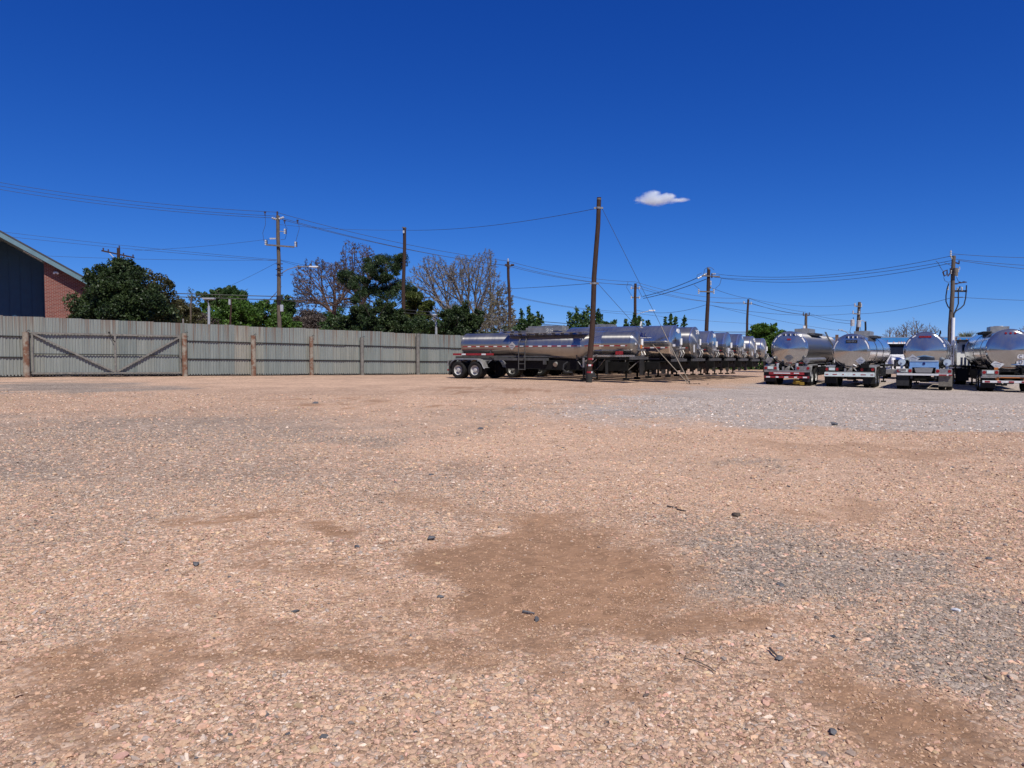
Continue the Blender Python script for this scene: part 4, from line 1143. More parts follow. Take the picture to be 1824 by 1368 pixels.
def tape(t, x0, x1, y, z, step=.62, sgn=-1, w=.055):
    """red and white reflective tape along a tank side (y = outward side)"""
    r_, w_ = MB(), MB(); x = x0; k = 0
    while x < x1 - .1:
        a = min(step * .58, x1 - x)
        r_.box((x + a / 2, y(x + a / 2), z), (a, .008, w)); 
        b0 = x + a; bl = min(step * .42, x1 - b0)
        if bl > .02: w_.box((b0 + bl / 2, y(b0 + bl / 2), z), (bl - .012, .008, w))
        x += step
    o = part('reflective_tape', r_, 'tapered', t); part('white_tape', w_, 'tapewhite', o)

def diamond(t, mtx, s=.30, m='placard'):
    mb = MB(); mb.add([(0, -s, -.01), (s, 0, -.01), (0, s, -.01), (-s, 0, -.01), (0, -s, .012), (s, 0, .012), (0, s, .012), (-s, 0, .012)], [(3, 2, 1, 0), (4, 5, 6, 7), (0, 1, 5, 4), (1, 2, 6, 5), (2, 3, 7, 6), (3, 0, 4, 7)])
    o = part('placard_holder', mb, m, t, False, .004); o.matrix_local = mtx
    mb = MB(); mb.box((0, -.30 * s, .018), (s * .8, .018, .008)); mb.tube([(-s * .55, s * .12, .018), (-s * .05, s * .22, .02), (s * .5, -s * .02, .018)], .009, 5)
    part('placard_clip', mb, 'greybeam', o)

def trailer(label, x, y, rz, L, R_, cz, m, kind, opt):
    z0 = gz(x, y)
    t = thing('tank_trailer', label, 'tank trailer', (x, y, z0), rz, 'polished tank trailers parked in the yard')
    random.seed(int(1000 + x * 7 + y * 13))
    hd = opt.get('head', .16)
    xa, xb = .42 + hd, L - .12 - hd
    if 'rings' in opt:
        rings = opt['rings']
    else:
        rings = [(xa, cz, R_, R_), (xb, cz, R_, R_)]
        if opt.get('step'):
            q = opt['step']; r2 = R_ * .88
            rings = [(xa, cz - (R_ - r2) * .2, r2, r2), (q, cz - (R_ - r2) * .2, r2, r2), (q + .35, cz, R_, R_), (xb, cz, R_, R_)]
    full = []
    for i in range(len(rings) - 1):
        a, b_ = rings[i], rings[i + 1]
        nn = max(1, int((b_[0] - a[0]) / .6))
        for k in range(nn):
            full.append(tuple(a[j] + (b_[j] - a[j]) * k / nn for j in range(4)))
    full.append(rings[-1])
    part('tank', MB().loft(full, 56), m, t, True)
    for nm, (hx, hc, ry, rz_), sg in (('rear_head', rings[0], -1), ('front_head', rings[-1], 1)):
        rr = []
        cone = opt.get('cone', False) and sg < 0
        for k in range(13):
            u = k / 12
            if cone:
                q = 1 - u; dx = hd * (1 - q) if u > .02 else 0
                dx = hd * (.18 * min(1, u / .06) + .82 * u)
            else:
                q = math.cos(u * math.pi / 2) if u < 1 else 0
                q = 1 - u
                dx = hd * math.sqrt(max(0, 1 - (q ** 2.6)))
            rr.append((hx + sg * dx, hc, max(.002, ry * q), max(.002, rz_ * q)))
        part(nm, MB().loft(rr, 56), opt.get('headm', m), t, True)
    def top(xx):
        for i in range(len(rings) - 1):
            if rings[i][0] <= xx <= rings[i + 1][0]:
                u = (xx - rings[i][0]) / (rings[i + 1][0] - rings[i][0])
                return rings[i][1] + (rings[i + 1][1] - rings[i][1]) * u, rings[i][2] + (rings[i + 1][2] - rings[i][2]) * u
        e = rings[0] if xx < rings[0][0] else rings[-1]
        return e[1], e[2]
    # seam bands
    for xx in [rings[0][0] + .02, rings[-1][0] - .02] + opt.get('bands', []):
        c_, r_ = top(xx)
        part('band', MB().loft([(xx - .035, c_, r_ + .001, r_ + .001), (xx - .03, c_, r_ + .014, r_ + .014), (xx + .03, c_, r_ + .014, r_ + .014), (xx + .035, c_, r_ + .001, r_ + .001)], 48), opt.get('bandm', 'bright') if xx not in opt.get('bands', []) else opt.get('bandm2', 'dull_steel'), t, True)
    # underframe: two long rails, cradles, upper coupler
    zb = cz - R_ - .02 if 'rings' not in opt else 1.22
    fz = opt.get('fz', min(1.18, zb + .12))
    for s in (-1, 1):
        mb = MB(); mb.box((2.2, s * .48, fz - .08), (4.2, .09, .22)); part('frame_rail', mb, 'greybeam' if kind == 'low' else 'chassis', t)
        mb = MB(); mb.box((L - 2.1, s * .48, fz - .02), (3.6, .09, .16)); part('frame_rail', mb, 'chassis', t)
        mb = MB(); mb.box((L * .5, s * .62, fz + .02), (L - 1.6, .05, .09)); part('side_skirt', mb, 'greybeam', t)
        mb = MB(); mb.box((L * .54, s * (.78 if kind != 'low' else .42), fz - .43), (L - 6.6, .34, .52)); part('hose_tray', mb, 'chassis', t)  # deep black box, enlarged to darken the space under the tank
        mb = MB(); mb.box((1.42, s * .52, .66), (1.9, .16, .42)); mb.box((1.42, s * .62, .52), (.5, .30, .22)); part('suspension', mb, 'chassis', t)
    for xx in (.7, 2.7, L - 3.4, L - .9):
        c_, r_ = top(xx)
        mb = MB(); pr_ = []
        for q in range(9):
            an = R(-150 + 120 * q / 8); pr_.append(((r_ + .008) * math.cos(an), c_ + (r_ + .008) * math.sin(an)))
        lo = fz - .16
        pr_ = pr_ + [(.62, lo), (-.62, lo)]
        mb.prism(pr_, 'x', xx - .04, xx + .04); part('cradle', mb, 'chassis' if kind != 'low' else 'greybeam', t)
    mb = MB(); mb.box((L - .75, 0, fz - .13), (1.5, 1.7, .05)); mb.cyl((L - .75, 0, fz - .30), (L - .75, 0, fz - .13), .05, n=10); part('upper_coupler', mb, 'chassis', t)
    # front deck edge
    mb = MB(); mb.box((L - .05, 0, fz - .06), (.12, 2.3, .14)); mb.box((L - .03, 0, fz + .03), (.10, 1.3, .05)); part('front_deck', mb, 'greybeam', t)
    # wheels, fenders, flaps
    wheels(t, (.80, 2.02), rim=opt.get('rim', RIM_W))
    for s in (-1, 1):
        if opt.get('fenders', True):
            mb = MB(); pts = []
            for q in range(9):
                an = R(200 - 130 * q / 8 * 1.0); pts.append((.80 + .66 * math.cos(an), .50 + .66 * math.sin(an)))
            pts = [(.80 + .66 * math.cos(R(an)), .505 + .66 * math.sin(R(an))) for an in range(178, 88, -11)] + [(2.02 + .66 * math.cos(R(an)), .505 + .66 * math.sin(R(an))) for an in range(90, 12, -11)]
            pts += [(2.78, .62)]
            vs = []
            for (px_, pz_) in pts:
                vs += [(px_, s * .78, pz_ + .03), (px_, s * 1.27, pz_ + .03), (px_, s * 1.29, pz_ - .03)]
            fs = []
            for q in range(len(pts) - 1):
                fs += [(q * 3, q * 3 + 1, q * 3 + 4, q * 3 + 3), (q * 3 + 1, q * 3 + 2, q * 3 + 5, q * 3 + 4)]
            mb.add(vs, fs); o = part('fender', mb, 'fender', t, True)
        mb = MB(); mb.box((.12 if kind != 'low' else .15, s * .96, .62), (.025, .60, .82)); part('mud_flap', mb, opt.get('flapm', ['flap', 'flap'])[0 if s > 0 else 1], t, False, .005)
    # air tanks and valve box between the frame rails
    for q in range(3):
        mb = MB(); xx = L * .40 + q * 1.15; mb.cyl((xx, -.05, fz - .38), (xx + .95, -.05, fz - .38), .17, n=14); part('air_tank', mb, 'chassis', t, True)
    mb = MB(); mb.box((L * .36, .2, fz - .42), (.6, .7, .5)); part('valve_box', mb, 'chassis', t)
    if kind == 'upright':  # dark boxes added to close off the lit ground underneath
        mb = MB(); mb.box((L - 1.25, 0, fz - .38), (.75, 1.9, .42)); part('equipment_cabinet', mb, 'chassis', t, False, .02)
        mb = MB(); mb.box((L - 4.9, 0, fz - .45), (.9, 1.5, .45)); part('spare_carrier', mb, 'chassis', t)
    # landing legs
    for s in (-1, 1):
        mb = MB(); xx = L - 2.9
        mb.box((xx, s * .82, fz - .35), (.15, .13, .70)); mb.box((xx, s * .82, fz - .80), (.10, .09, .35)); leg = part('landing_leg', mb, 'chassis', t)
        mb = MB(); mb.box((xx + (.02), s * .895, fz - .30), (.12, .012, .52)); part('leg_plate', mb, 'alu', leg)
        ft_ = max(.10, 0)
        mb = MB(); mb.box((xx, s * .82, (fz - .95 + .08) / 2 + .02), (.075, .07, fz - .95 - .02 + .06)); mb.box((xx, s * .82, .05), (.30, .28, .10)); part('leg_foot', mb, 'chassis', leg)
        mb = MB(); mb.tube([(xx, s * .74, fz - .72), (xx + .62, s * .52, fz - .12)], .028, 6); mb.tube([(xx, s * .74, fz - .72), (xx - .62, s * .52, fz - .12)], .028, 6); part('leg_brace', mb, 'alu', t)
    mb = MB(); mb.tube([(L - 2.9, -.80, fz - .50), (L - 2.9, .80, fz - .50)], .03, 6); part('leg_shaft', mb, 'chassis', t)
    if opt.get('shields', kind == 'upright'):
        # dark splash panels hanging ahead of and behind the landing legs
        for xx, w_ in ((L - 4.0, .55), (L - 1.9, .5)):
            for s in (-1, 1):
                mb = MB(); mb.box((xx, s * .92, fz - .47), (.03, .70, .82)); part('splash_flap', mb, 'flap', t)
    # rear: bumper, light board
    bz_ = opt.get('bumper_z', .50)
    if opt.get('rear', 'board') == 'board':
        for s in (-1, 1):
            mb = MB(); mb.box((.06, s * .88, .98), (.07, .72, .24)); lb = part('light_board', mb, opt.get('boardm', 'alu'), t, False, .012)
            for dy in (-.26, .26):
                mb = MB(); mb.cyl((.022, s * .88 + dy, .98), (.004, s * .88 + dy, .98), .082, .075, 18); part('tail_light', mb, 'red_light', lb, True)
        mb = MB(); mb.box((.0, .88, 1.0), (.012, .30, .15)); pl = part('licence_plate', mb, 'plate', t)
        mb = MB(); mb.box((.05, 0, .80), (.12, 2.46, .10)); part('rear_sill', mb, opt.get('sillm', 'alu'), t, False, .01)
        for s in (-1, 1):
            mb = MB(); mb.box((.10, s * .55, (bz_ + .8) / 2), (.09, .09, .8 - bz_ + .05)); part('bumper_strut', mb, opt.get('strutm', 'greybeam'), t)
        mb = MB(); mb.box((.04, 0, bz_) if opt.get('bumper', True) else (.5, 0, bz_), (.11, 2.42, .11) if opt.get('bumper', True) else (.10, 1.0, .10)); bb = part('bumper', mb, opt.get('bumperm', 'tapered'), t, False, .008)
        mb = MB()
        for q in range(5) if opt.get('bumper', True) else ():
            mb.box((-.018, -1.0 + q * .5, bz_) if opt.get('bumper', True) else (.44, -.4 + q * .2, bz_), (.012, .22 if q % 2 == 0 else .16, .075))
        if mb.v: part('white_tape' if opt.get('bumperm', 'tapered') == 'tapered' else 'red_tape', mb, 'tapewhite' if opt.get('bumperm', 'tapered') == 'tapered' else 'tapered', bb)
    hx = rings[0][0] - hd
    def hface(yy, zz, lift=.02):
        """x of the rear head surface at (y, z)"""
        c_, ry = rings[0][1], rings[0][2]
        q = min(1, math.hypot(yy, zz - c_) / ry); u = 1 - q
        return rings[0][0] - (hd * (.18 * min(1, u / .06) + .82 * u) if opt.get('cone') else hd * math.sqrt(max(0, 1 - q ** 2.6))) - lift
    # rear plumbing
    mb = MB(); mb.cyl((.25, 0, fz - .25), (rings[0][0] + .5, 0, fz + .02), .09, n=10); mb.cyl((.22, 0, fz - .26), (.12, 0, fz - .28), .13, n=12); mb.box((.30, .24, fz - .20), (.18, .10, .20)); mb.tube([(.3, -.2, fz - .1), (.2, -.34, fz - .25), (.3, -.5, fz - .15)], .04, 6)
    if opt.get('valve', True): part('discharge_valve', mb, 'alu', t, True)
    for s in opt.get('tubes', ()):
        mb = MB(); mb.cyl((.20, s * 1.02, 1.42), (.26, s * 1.02, 1.42), .17, n=20); mb.cyl((.26, s * 1.02, 1.42), (opt.get('tubel', 5.8), s * 1.02, 1.42), .155, n=20); ht = part('hose_tube', mb, opt.get('tubem', 'alu'), t, True)
        mb = MB(); mb.box((.17, s * 1.02, 1.42), (.05, .08, .05)); mb.box((.35, s * 1.02, 1.20), (.10, .12, .20)); part('tube_latch', mb, opt.get('tubem', 'alu'), ht)
    # marker lights and tape round the rear head
    if opt.get('markers'):
        ys = opt['markers']
        for dy in (-ys, 0, ys):
            zz = cz + R_ * .80
            mb = MB(); xx = hface(dy, zz, 0); mb.cyl((xx + .03, dy, zz), (xx - .035, dy, zz), .062, .05, 14); mk = part('marker_light', mb, opt.get('markerm', 'red_light'), t, True)
            if opt.get('markerm') == 'black':
                mb = MB(); mb.box((xx - .036, dy - .085, zz + .0), (.01, .05, .11)); part('marker_bezel', mb, 'white', mk)
    for (a0, a1) in opt.get('headtape', ()):
        mb = MB(); c_, ry = rings[0][1], rings[0][2]; vs = []
        for q in range(9):
            an = R(a0 + (a1 - a0) * q / 8)
            for rr in (ry * .955, ry * .895):
                yy, zz = rr * math.cos(an), c_ + rr * math.sin(an); vs.append((hface(yy, zz, .006), yy, zz))
        mb.add(vs, [(2 * q, 2 * q + 1, 2 * q + 3, 2 * q + 2) for q in range(8)]); part('head_tape', mb, 'tapewhite', t)
    # top: spill box, hatches, walkway
    bxs = opt.get('box', (L * .42, 1.5))
    if bxs:
        c_, r_ = top(bxs[0]); zt = c_ + r_
        wl_, hw, hb = bxs[1], .42, .34
        mb = MB()
        for s in (-1, 1):
            mb.box((bxs[0], s * hw, zt + hb / 2 - .08), (wl_, .03, hb)); mb.box((bxs[0] + s * (wl_ / 2 - .015), 0, zt + hb / 2 - .08), (.03, 2 * hw - .04, hb))
        sb_ = part('spill_box', mb, opt.get('boxm', 'alu'), t)
        mb = MB(); mb.cyl((bxs[0] - .1, 0, zt - .05), (bxs[0] - .1, 0, zt + .24), .27, n=20); mb.cyl((bxs[0] - .1, 0, zt + .24), (bxs[0] - .1, 0, zt + .30), .29, .22, 20); mb.box((bxs[0] + .25, .0, zt + .26), (.34, .06, .05)); mb.cyl((bxs[0] + .45, .18, zt), (bxs[0] + .45, .18, zt + .30), .06, n=8)
        part('manhole', mb, 'dull_steel', t, True)
        if opt.get('walk', True):
            for (x0_, x1_) in opt.get('walks', ((bxs[0] - wl_ / 2 - .9, bxs[0] + wl_ / 2 + .9),)):
                c2, r2 = top((x0_ + x1_) / 2); zt2 = max(c2 + r2, zt) + .02
                for s in (-1, 1):
                    mb = MB(); mb.box(((x0_ + x1_) / 2, s * .66, zt2 - .06), (x1_ - x0_, .40, .035))
                    for q in range(int((x1_ - x0_) / .55)):
                        mb.box((x0_ + .3 + q * .55, s * .62, zt2 - .13), (.05, .42, .10))
                    part('walkway', mb, opt.get('walkm', 'alu'), t)
    if opt.get('ladder'):
        lx, side = opt['ladder']
        c_, r_ = top(lx)
        y_ = side * (r_ + .10)
        zt = c_ + r_
        prof = [(side * .62, zt + .16), (side * (r_ * .80), c_ + r_ * .75), (side * (r_ + .10), c_ + r_ * .25), (side * (r_ + .14), c_ - .2), (side * (r_ + .14), .55)]
        mb = MB()
        for dx in (-.21, .21): mb.tube([(lx + dx, p[0], p[1]) for p in prof], .026, 6)
        ld = part('ladder', mb, opt.get('ladderm', 'greybeam'), t)
        zs_ = [.58, .90, 1.22, 1.54, 1.86, 2.18, 2.46, 2.72, 2.92]
        for zz in zs_:
            if zz > zt + .1: break
            yy = np.interp(zz, [p[1] for p in prof][::-1], [p[0] for p in prof][::-1])
            mb = MB(); mb.tube([(lx - .21, yy, zz), (lx + .21, yy, zz)], .022, 6); part('rung', mb, opt.get('ladderm', 'greybeam'), ld)
    # front head fittings
    if opt.get('front', True):
        fx = rings[-1][0] + hd + .02
        mb = MB(); mb.box((fx + .02, .35, cz - .35), (.10, .9, .06)); mb.tube([(fx, .3, cz - .35), (fx + .10, .25, cz - .62), (fx + .05, .15, fz + .1)], .035, 6); mb.tube([(fx, .62, cz - .35), (fx + .16, .55, cz - .6), (fx + .05, .5, fz + .1)], .03, 6); mb.box((fx + .03, .42, cz - .6), (.12, .16, .20))
        part('air_couplings', mb, 'alu', t)
        mb = MB(); mb.cyl((fx - .04, .55, cz + .25), (fx - .04, .55, cz - .10), .07, n=12); part('document_tube', mb, 'white', t, True)
        for (yy, zz, w_, h_) in opt.get('flabels', ()):
            mb = MB(); q = math.hypot(yy, zz - cz) / R_; mb.box((rings[-1][0] + hd * math.sqrt(max(0, 1 - q ** 2.6)) + .012, yy, zz), (.012, w_, h_)); part('white_label', mb, 'tapewhite', t)
    return t, hface, rings, hd, fz

AX, PR = Vector((.847, -.534)), Vector((.534, .847))
TRZ = math.atan2(-.534, .847)
# --- the row seen from its fronts; the first shows its whole right side
L1 = 11.86
f1 = Vector((6.8, 38.7))
def rear_of(front, L): return front - AX * L
lowrings = [(.66, 2.02, .67, .67), (4.05, 2.02, .67, .67), (4.4, 1.97, .72, .72), (6.2, 1.90, .79, .79), (8.3, 1.83, .86, .86), (8.85, 1.86, .83, .83), (9.25, 2.02, .67, .67), (11.56, 2.02, .67, .67)]
r1 = rear_of(f1, L1)
T1, hf, rg, hd_, fz_ = trailer('dull steel tank trailer parked sideways with a side ladder and dropped belly', r1.x, r1.y, TRZ, L1, .67, 2.02, 'satin', 'low',
    dict(rings=lowrings, head=.20, fz=1.30, ladder=(5.05, -1), box=(5.7, 1.3), walks=((3.9, 9.1),), bands=[4.05, 9.3], rim=RIM_W, flabels=((-.35, 2.0, .20, .10),), walkm='fender', bandm='satin'))
# its polished ring, tape, placard, belly valve, rear rail
part('polished_band', MB().loft([(9.42, 2.02, .674, .674), (9.9, 2.02, .674, .674)], 48), 'polished', T1, True)
def lowside(xx):
    for i in range(len(lowrings) - 1):
        a, c_ = lowrings[i], lowrings[i + 1]
        if a[0] <= xx <= c_[0]:
            u = (xx - a[0]) / (c_[0] - a[0]); cc, rr = a[1] + (c_[1] - a[1]) * u, a[2] + (c_[2] - a[2]) * u
            return -math.sqrt(max(0, rr ** 2 - (1.90 - cc) ** 2)) - .008
    return -.68
tape(T1, .75, 11.4, lowside, 1.90)
diamond(T1, lookm(*RSIDE, (4.30, lowside(4.3) - .03, 1.92)), .24)
mb = MB(); mb.box((1.6, -.80, 1.44), (2.9, .10, .12)); rb = part('side_rail', mb, 'tapered', T1)
mb = MB(); mb.box((.95, -.855, 1.44), (.30, .012, .09)); mb.box((2.4, -.855, 1.44), (.30, .012, .09)); part('white_tape', mb, 'tapewhite', rb)
mb = MB(); mb.box((4.9, -.72, 1.16), (3.6, .12, .14)); mb.box((6.5, -.78, 1.02), (.16, .14, .30)); part('hose_tray', mb, 'greybeam', T1)
mb = MB(); mb.cyl((7.1, 0, 1.05), (7.1, -.55, .92), .09, n=10); mb.cyl((7.1, -.55, .92), (7.1, -.68, .86), .13, n=12); mb.box((7.1, -.40, .98), (.20, .14, .22)); part('belly_valve', mb, 'alu', T1, True)
mb = MB(); mb.tube([(7.9, -.70, 1.02), (7.75, -.86, .88), (7.72, -.90, .62), (7.9, -.88, .46), (8.3, -.86, .44)], .05, 8); part('hose', mb, 'flap', T1, True)
mb = MB(); mb.add([(9.05, -.95, 1.05), (9.12, -.95, .18), (9.55, -.98, .20), (9.22, -.97, .68), (9.05, -.35, 1.05), (9.12, -.35, .18), (9.55, -.38, .20), (9.22, -.37, .68)], [(0, 1, 2, 3), (4, 7, 6, 5), (0, 4, 5, 1), (1, 5, 6, 2), (2, 6, 7, 3), (3, 7, 4, 0)]); part('splash_flap', mb, 'flap', T1)
mb = MB(); mb.tube([(9.05, -.86, 1.06), (9.75, -.80, 1.42)], .045, 6); part('brace', mb, 'alu', T1)
mb = MB(); mb.box((10.6, -.70, 1.36), (2.5, .10, .10)); part('deck_edge', mb, 'bright', T1)
mb = MB(); mb.box((11.0, -.76, 1.52), (.42, .03, .18)); part('warning_label', mb, 'tapered', T1)
mb = MB(); mb.cyl((11.9, .05, 1.75), (11.9, .05, 1.95), .06, n=10); part('clearance_light', mb, 'orange', T1, True)

specs = [
    # label, length, radius, centre, material, unit number, options
    ('mirror polished tank trailer lettered in navy on its side, directly behind the sideways trailer', 12.4, .98, 2.10, 'polished', '401', dict(step=5.3, box=(3.9, 2.4), walks=((.8, 5.1),), flabels=((.62, 2.05, .10, .16), (-.62, 1.95, .40, .13)), bands=[9.4], bandm2='polished')),
    ('satin steel tank trailer numbered 378, its round front head between two mirror polished ones', 12.4, .98, 2.12, 'satin', '378', dict(box=(6, 1.6), flabels=((-.55, 1.80, .24, .46), (.60, 1.65, .22, .40)))),
    ('mirror tank trailer numbered 314, fourth front head counted from the ladder trailer', 12.2, .92, 2.03, 'polished', '314', dict(box=(6, 1.6), flabels=((-.3, 2.2, .16, .16),))),
    ('mirror tank trailer with a square white paper on its front head', 12.2, .93, 2.02, 'polished', '', dict(box=(6, 1.6), flabels=((-.15, 1.72, .46, .36), (-.1, 1.42, .16, .2)))),
    ('deep blue reflecting tank trailer with a grey diamond placard on its front head', 12.3, .95, 2.04, 'polished', '1', dict(box=(6, 1.6), flabels=())),
    ('brushed steel tank trailer with a bright side sheen, next to the last of its row', 12.2, .93, 2.0, 'dull_steel', 'US', dict(box=(6, 1.6), flabels=((-.55, 1.62, .3, .3),))),
    ('brushed steel tank trailer half hidden behind the leftmost rear facing tanker', 12.2, .90, 1.98, 'dull_steel', '', dict(box=(9.4, 1.4), flabels=())),
]
for i, (lab, L_, R_, cz_, m_, num, o_) in enumerate(specs):
    fr = f1 + PR * (3.4 * (i + 1)) + AX * 1.0
    re = rear_of(fr, L_)
    o_.setdefault('rim', RIM_D)
    t_, hf, rg, hd_, fz_ = trailer(lab, re.x, re.y, TRZ, L_, R_, cz_, m_, 'upright', o_)
    if num:
        text('unit_number', num, .36, 'white', t_, lookm((0, 1, 0), (-.16, 0, .987), (rg[-1][0] + hd_ * .84, .06, cz_ + R_ * .66)), .008)
    yside = lambda xx, R_=R_, cz_=cz_: -math.sqrt(R_ ** 2 - (cz_ - .28 - cz_) ** 2) - .008
    tape(t_, L_ - 5.5, L_ - .4, yside, cz_ - .28)
    if i == 0:
        text('lettering', 'ICAL', .42, 'navy', t_, lookm((1, 0, 0), (0, .45, .893), (L_ - 2.05, -.905, cz_ + .44)), .006)
        text('lettering', 'NK', .40, 'navy', t_, lookm((1, 0, 0), (0, .184, .983), (L_ - 2.10, -.99, cz_ + .12)), .006)
        mb = MB(); mb.box((L_ - 2.1, -.952, cz_ + .285), (1.5, .012, .035)); part('white_stripe', mb, 'tapewhite', t_)
        mb = MB(); mb.tube([(L_ - 2.3, -.22, cz_ + R_ + .0), (L_ - 2.25, -.2, cz_ + R_ + .26)], .05, 8); part('vent_pipe', mb, 'white', t_, True)
    if i in (4,):
        diamond(t_, lookm(*FRONT, (rg[-1][0] + hd_ + .03, -.10, cz_ - .28)), .27)
    if i == 6:
        mb = MB(); mb.tube([(L_ - 3.2, -.2, cz_ + R_ - .02), (L_ - 3.2, -.2, cz_ + R_ + .42), (L_ - 3.15, .0, cz_ + R_ + .50), (L_ - 3.1, .3, cz_ + R_ + .42), (L_ - 3.1, .3, cz_ + R_ - .02)], .045, 8); part('hoop_rail', mb, 'alu', t_, True)

# --- the four seen from behind
ARZ = math.atan2(.847, .534)
TA, hf, rg, hd_, fz_ = trailer('rear facing tanker with two red and white bumper bars and grey hose tubes', 15.57, 41.4, ARZ, 12.2, 1.0, 2.08, 'satin', 'rear',
    dict(head=.26, cone=True, headm='polished', tubes=(-1, 1), markers=.27, markerm='black', headtape=((24, 42), (48, 62), (118, 132), (138, 156)), box=(5.2, 1.9), boxm='fender', ladder=(8.8, -1), rim=RIM_W, front=False, fz=1.16, bumper_z=.47))
mb = MB(); mb.box((.02, 0, .78 - .10), (.10, 1.9, .15)); bb = part('upper_bumper', mb, 'tapered', TA)
mb = MB()
for yy, w_ in ((.55, .28), (.10, .62), (-.55, .28)): mb.box((-.036, yy, .695), (.012, w_, .06))
part('white_tape', mb, 'tapewhite', bb)
for s in (-1, 1):
    mb = MB(); mb.cyl((.16, s * .52, .86), (.16, s * .52, 1.26), .085, n=12); part('sill_post', mb, 'galv', TA, True)
mb = MB(); mb.box((hf(0, 2.62), 0, 2.62), (.03, .20, .09)); part('red_reflector', mb, 'tapered', TA)
for yy in (-.58, 0, .58):
    mb = MB(); mb.box((hf(yy, 1.26, .012), yy, 1.27), (.02, .34, .045)); part('red_reflector', mb, 'tapered', TA)
diamond(TA, lookm(*REAR, (hf(0, 1.58, .02), -.02, 1.58)), .26, 'satin')
mb = MB()
for q in range(14):
    mb.box((.05 + random.uniform(0, .25), -.62 + random.uniform(-.28, .28), .10 + random.uniform(0, .18)), (.16, .2, .08), Matrix.Rotation(random.uniform(0, 3), 3, 'Y'))
part('yellow_guard', mb, 'yellow', TA)

TB, hf, rg, hd_, fz_ = trailer('rear facing tanker with wide white bumper board, black name badge and blue number', 18.35, 39.7, ARZ, 12.2, .95, 1.98, 'polished', 'rear',
    dict(head=.20, cone=True, tubes=(), markers=.22, markerm='black', headtape=((8, 40), (140, 172)), box=(6.0, 2.0), boxm='fender', bands=[3.9, 7.5], bandm2='black', rim=RIM_A, front=False, boardm='chassis', bumperm='greybeam', bumper_z=.62, flapm=['rubber', 'rubber']))
mb = MB(); mb.box((-.04, 0, .70), (.05, 2.5, .22)); bb = part('bumper_board', mb, 'plate', TB, False, .006)
mb = MB()
for yy, w_ in ((1.12, .15), (.72, .22), (.30, .08), (-.25, .12), (-.70, .26), (-1.12, .14)): mb.box((-.068, yy, .70), (.008, w_, .045))
part('red_tape', mb, 'tapered', bb)
mb = MB(); mb.box((hf(-.02, 2.50, .012), -.02, 2.50), (.02, .58, .17)); bd = part('badge', mb, 'black', TB)
text('badge_lettering', 'HENRY', .15, 'dull_steel', bd, lookm(*REAR, (hf(-.02, 2.50, .026), -.02, 2.50)), .003)
text('unit_number', 'P-443', .17, 'navy', TB, lookm(*REAR, (hf(-.48, 2.70, .012), -.50, 2.70)), .003)
diamond(TB, lookm((0, -1, 0), (.12, 0, .99), (hf(-.42, 1.45, .03), -.48, 1.45)), .25)
mb = MB(); mb.box((.10, -.75, 1.18), (.30, .40, .26)); part('tool_box', mb, 'chassis', TB, False, .02)
mb = MB(); mb.box((.03, .86, 1.0), (.03, .66, .22)); part('plate_holder', mb, 'greybeam', TB, False, .05)
mb = MB(); mb.box((hf(-.66, 1.27), -.60, 1.26), (.02, .16, .05)); mb.tube([(hf(-.1, 1.2), -.12, 1.24), (hf(-.25, 1.15), -.28, 1.14)], .03, 6); part('white_label', mb, 'tapewhite', TB)
# old rusty ladder post standing between the first two
mb = MB(); mb.box((3.2, 1.12, 1.95), (.12, .16, 2.0)); part('ladder_post', mb, 'rustpipe', TB)

TC_, hf, rg, hd_, fz_ = trailer('rear facing tanker with light blue frame box and two pale blue round tubes', 21.1, 37.4, ARZ, 11.8, .98, 2.02, 'polished', 'rear',
    dict(head=.34, cone=True, headm='polished', tubes=(-1, 1), tubem='paleblue', tubel=1.6, headtape=((18, 42), (50, 62), (128, 152), (158, 168)), box=None, bands=[2.1, 6.2], bandm2='black', valve=False, rim=RIM_A, front=False, boardm='fender', bumperm='chassis', bumper=False, bumper_z=.62, fenders=False, flapm=['flap', 'flap_tan'], sillm='tapewhite'))
mb = MB(); mb.box((.10, 0, 1.34), (.10, 1.30, .36)); bf = part('frame_box', mb, 'blue', TC_, False, .015)
mb = MB(); mb.box((.04, 0, 1.50), (.03, 1.30, .05)); part('box_lip', mb, 'paleblue', bf)
mb = MB(); mb.cyl((.045, 0, 1.36), (.03, 0, 1.36), .065, n=14); part('box_socket', mb, 'navy', bf)
mb = MB(); mb.prism([(-.42, 1.14), (.42, 1.14), (.36, .90), (-.36, .90)], 'x', .00, .05); part('tail_plate', mb, 'fender', TC_)
for s in (-1, 1):
    mb = MB(); mb.box((.08, s * .60, 1.03), (.08, .14, .34)); part('frame_leg', mb, 'blue', TC_)
mb = MB(); zz = 2.02 + .98 * .74; mb.box((hf(0, zz, .012), 0, zz), (.03, .56, .10)); ml = part('marker_bar', mb, 'red_light', TC_)
for dy in (-.18, 0, .18):
    mb = MB(); mb.box((hf(0, zz, .032), dy, zz), (.02, .12, .07)); part('marker_light', mb, 'tapered', ml)
diamond(TC_, lookm((0, -1, 0), (.18, 0, .98), (hf(.50, 1.60, .05), .50, 1.62)), .27)
mb = MB(); mb.box((-.022, -.85, .79), (.010, .34, .07)); mb.box((-.022, -1.18, .79), (.010, .16, .07)); part('red_tape', mb, 'tapered', TC_)
mb = MB(); mb.box((-.005, .97, .80 + .215), (.012, .34, .12)); part('licence_plate', mb, 'alu', TC_)
mb = MB(); mb.box((2.2, .45, 3.02), (.5, .04, .04)); mb.tube([(1.2, -.62, 2.76), (1.2, -.66, 3.06), (1.35, -.66, 2.92)], .035, 6); part('top_fitting', mb, 'chassis', TC_)

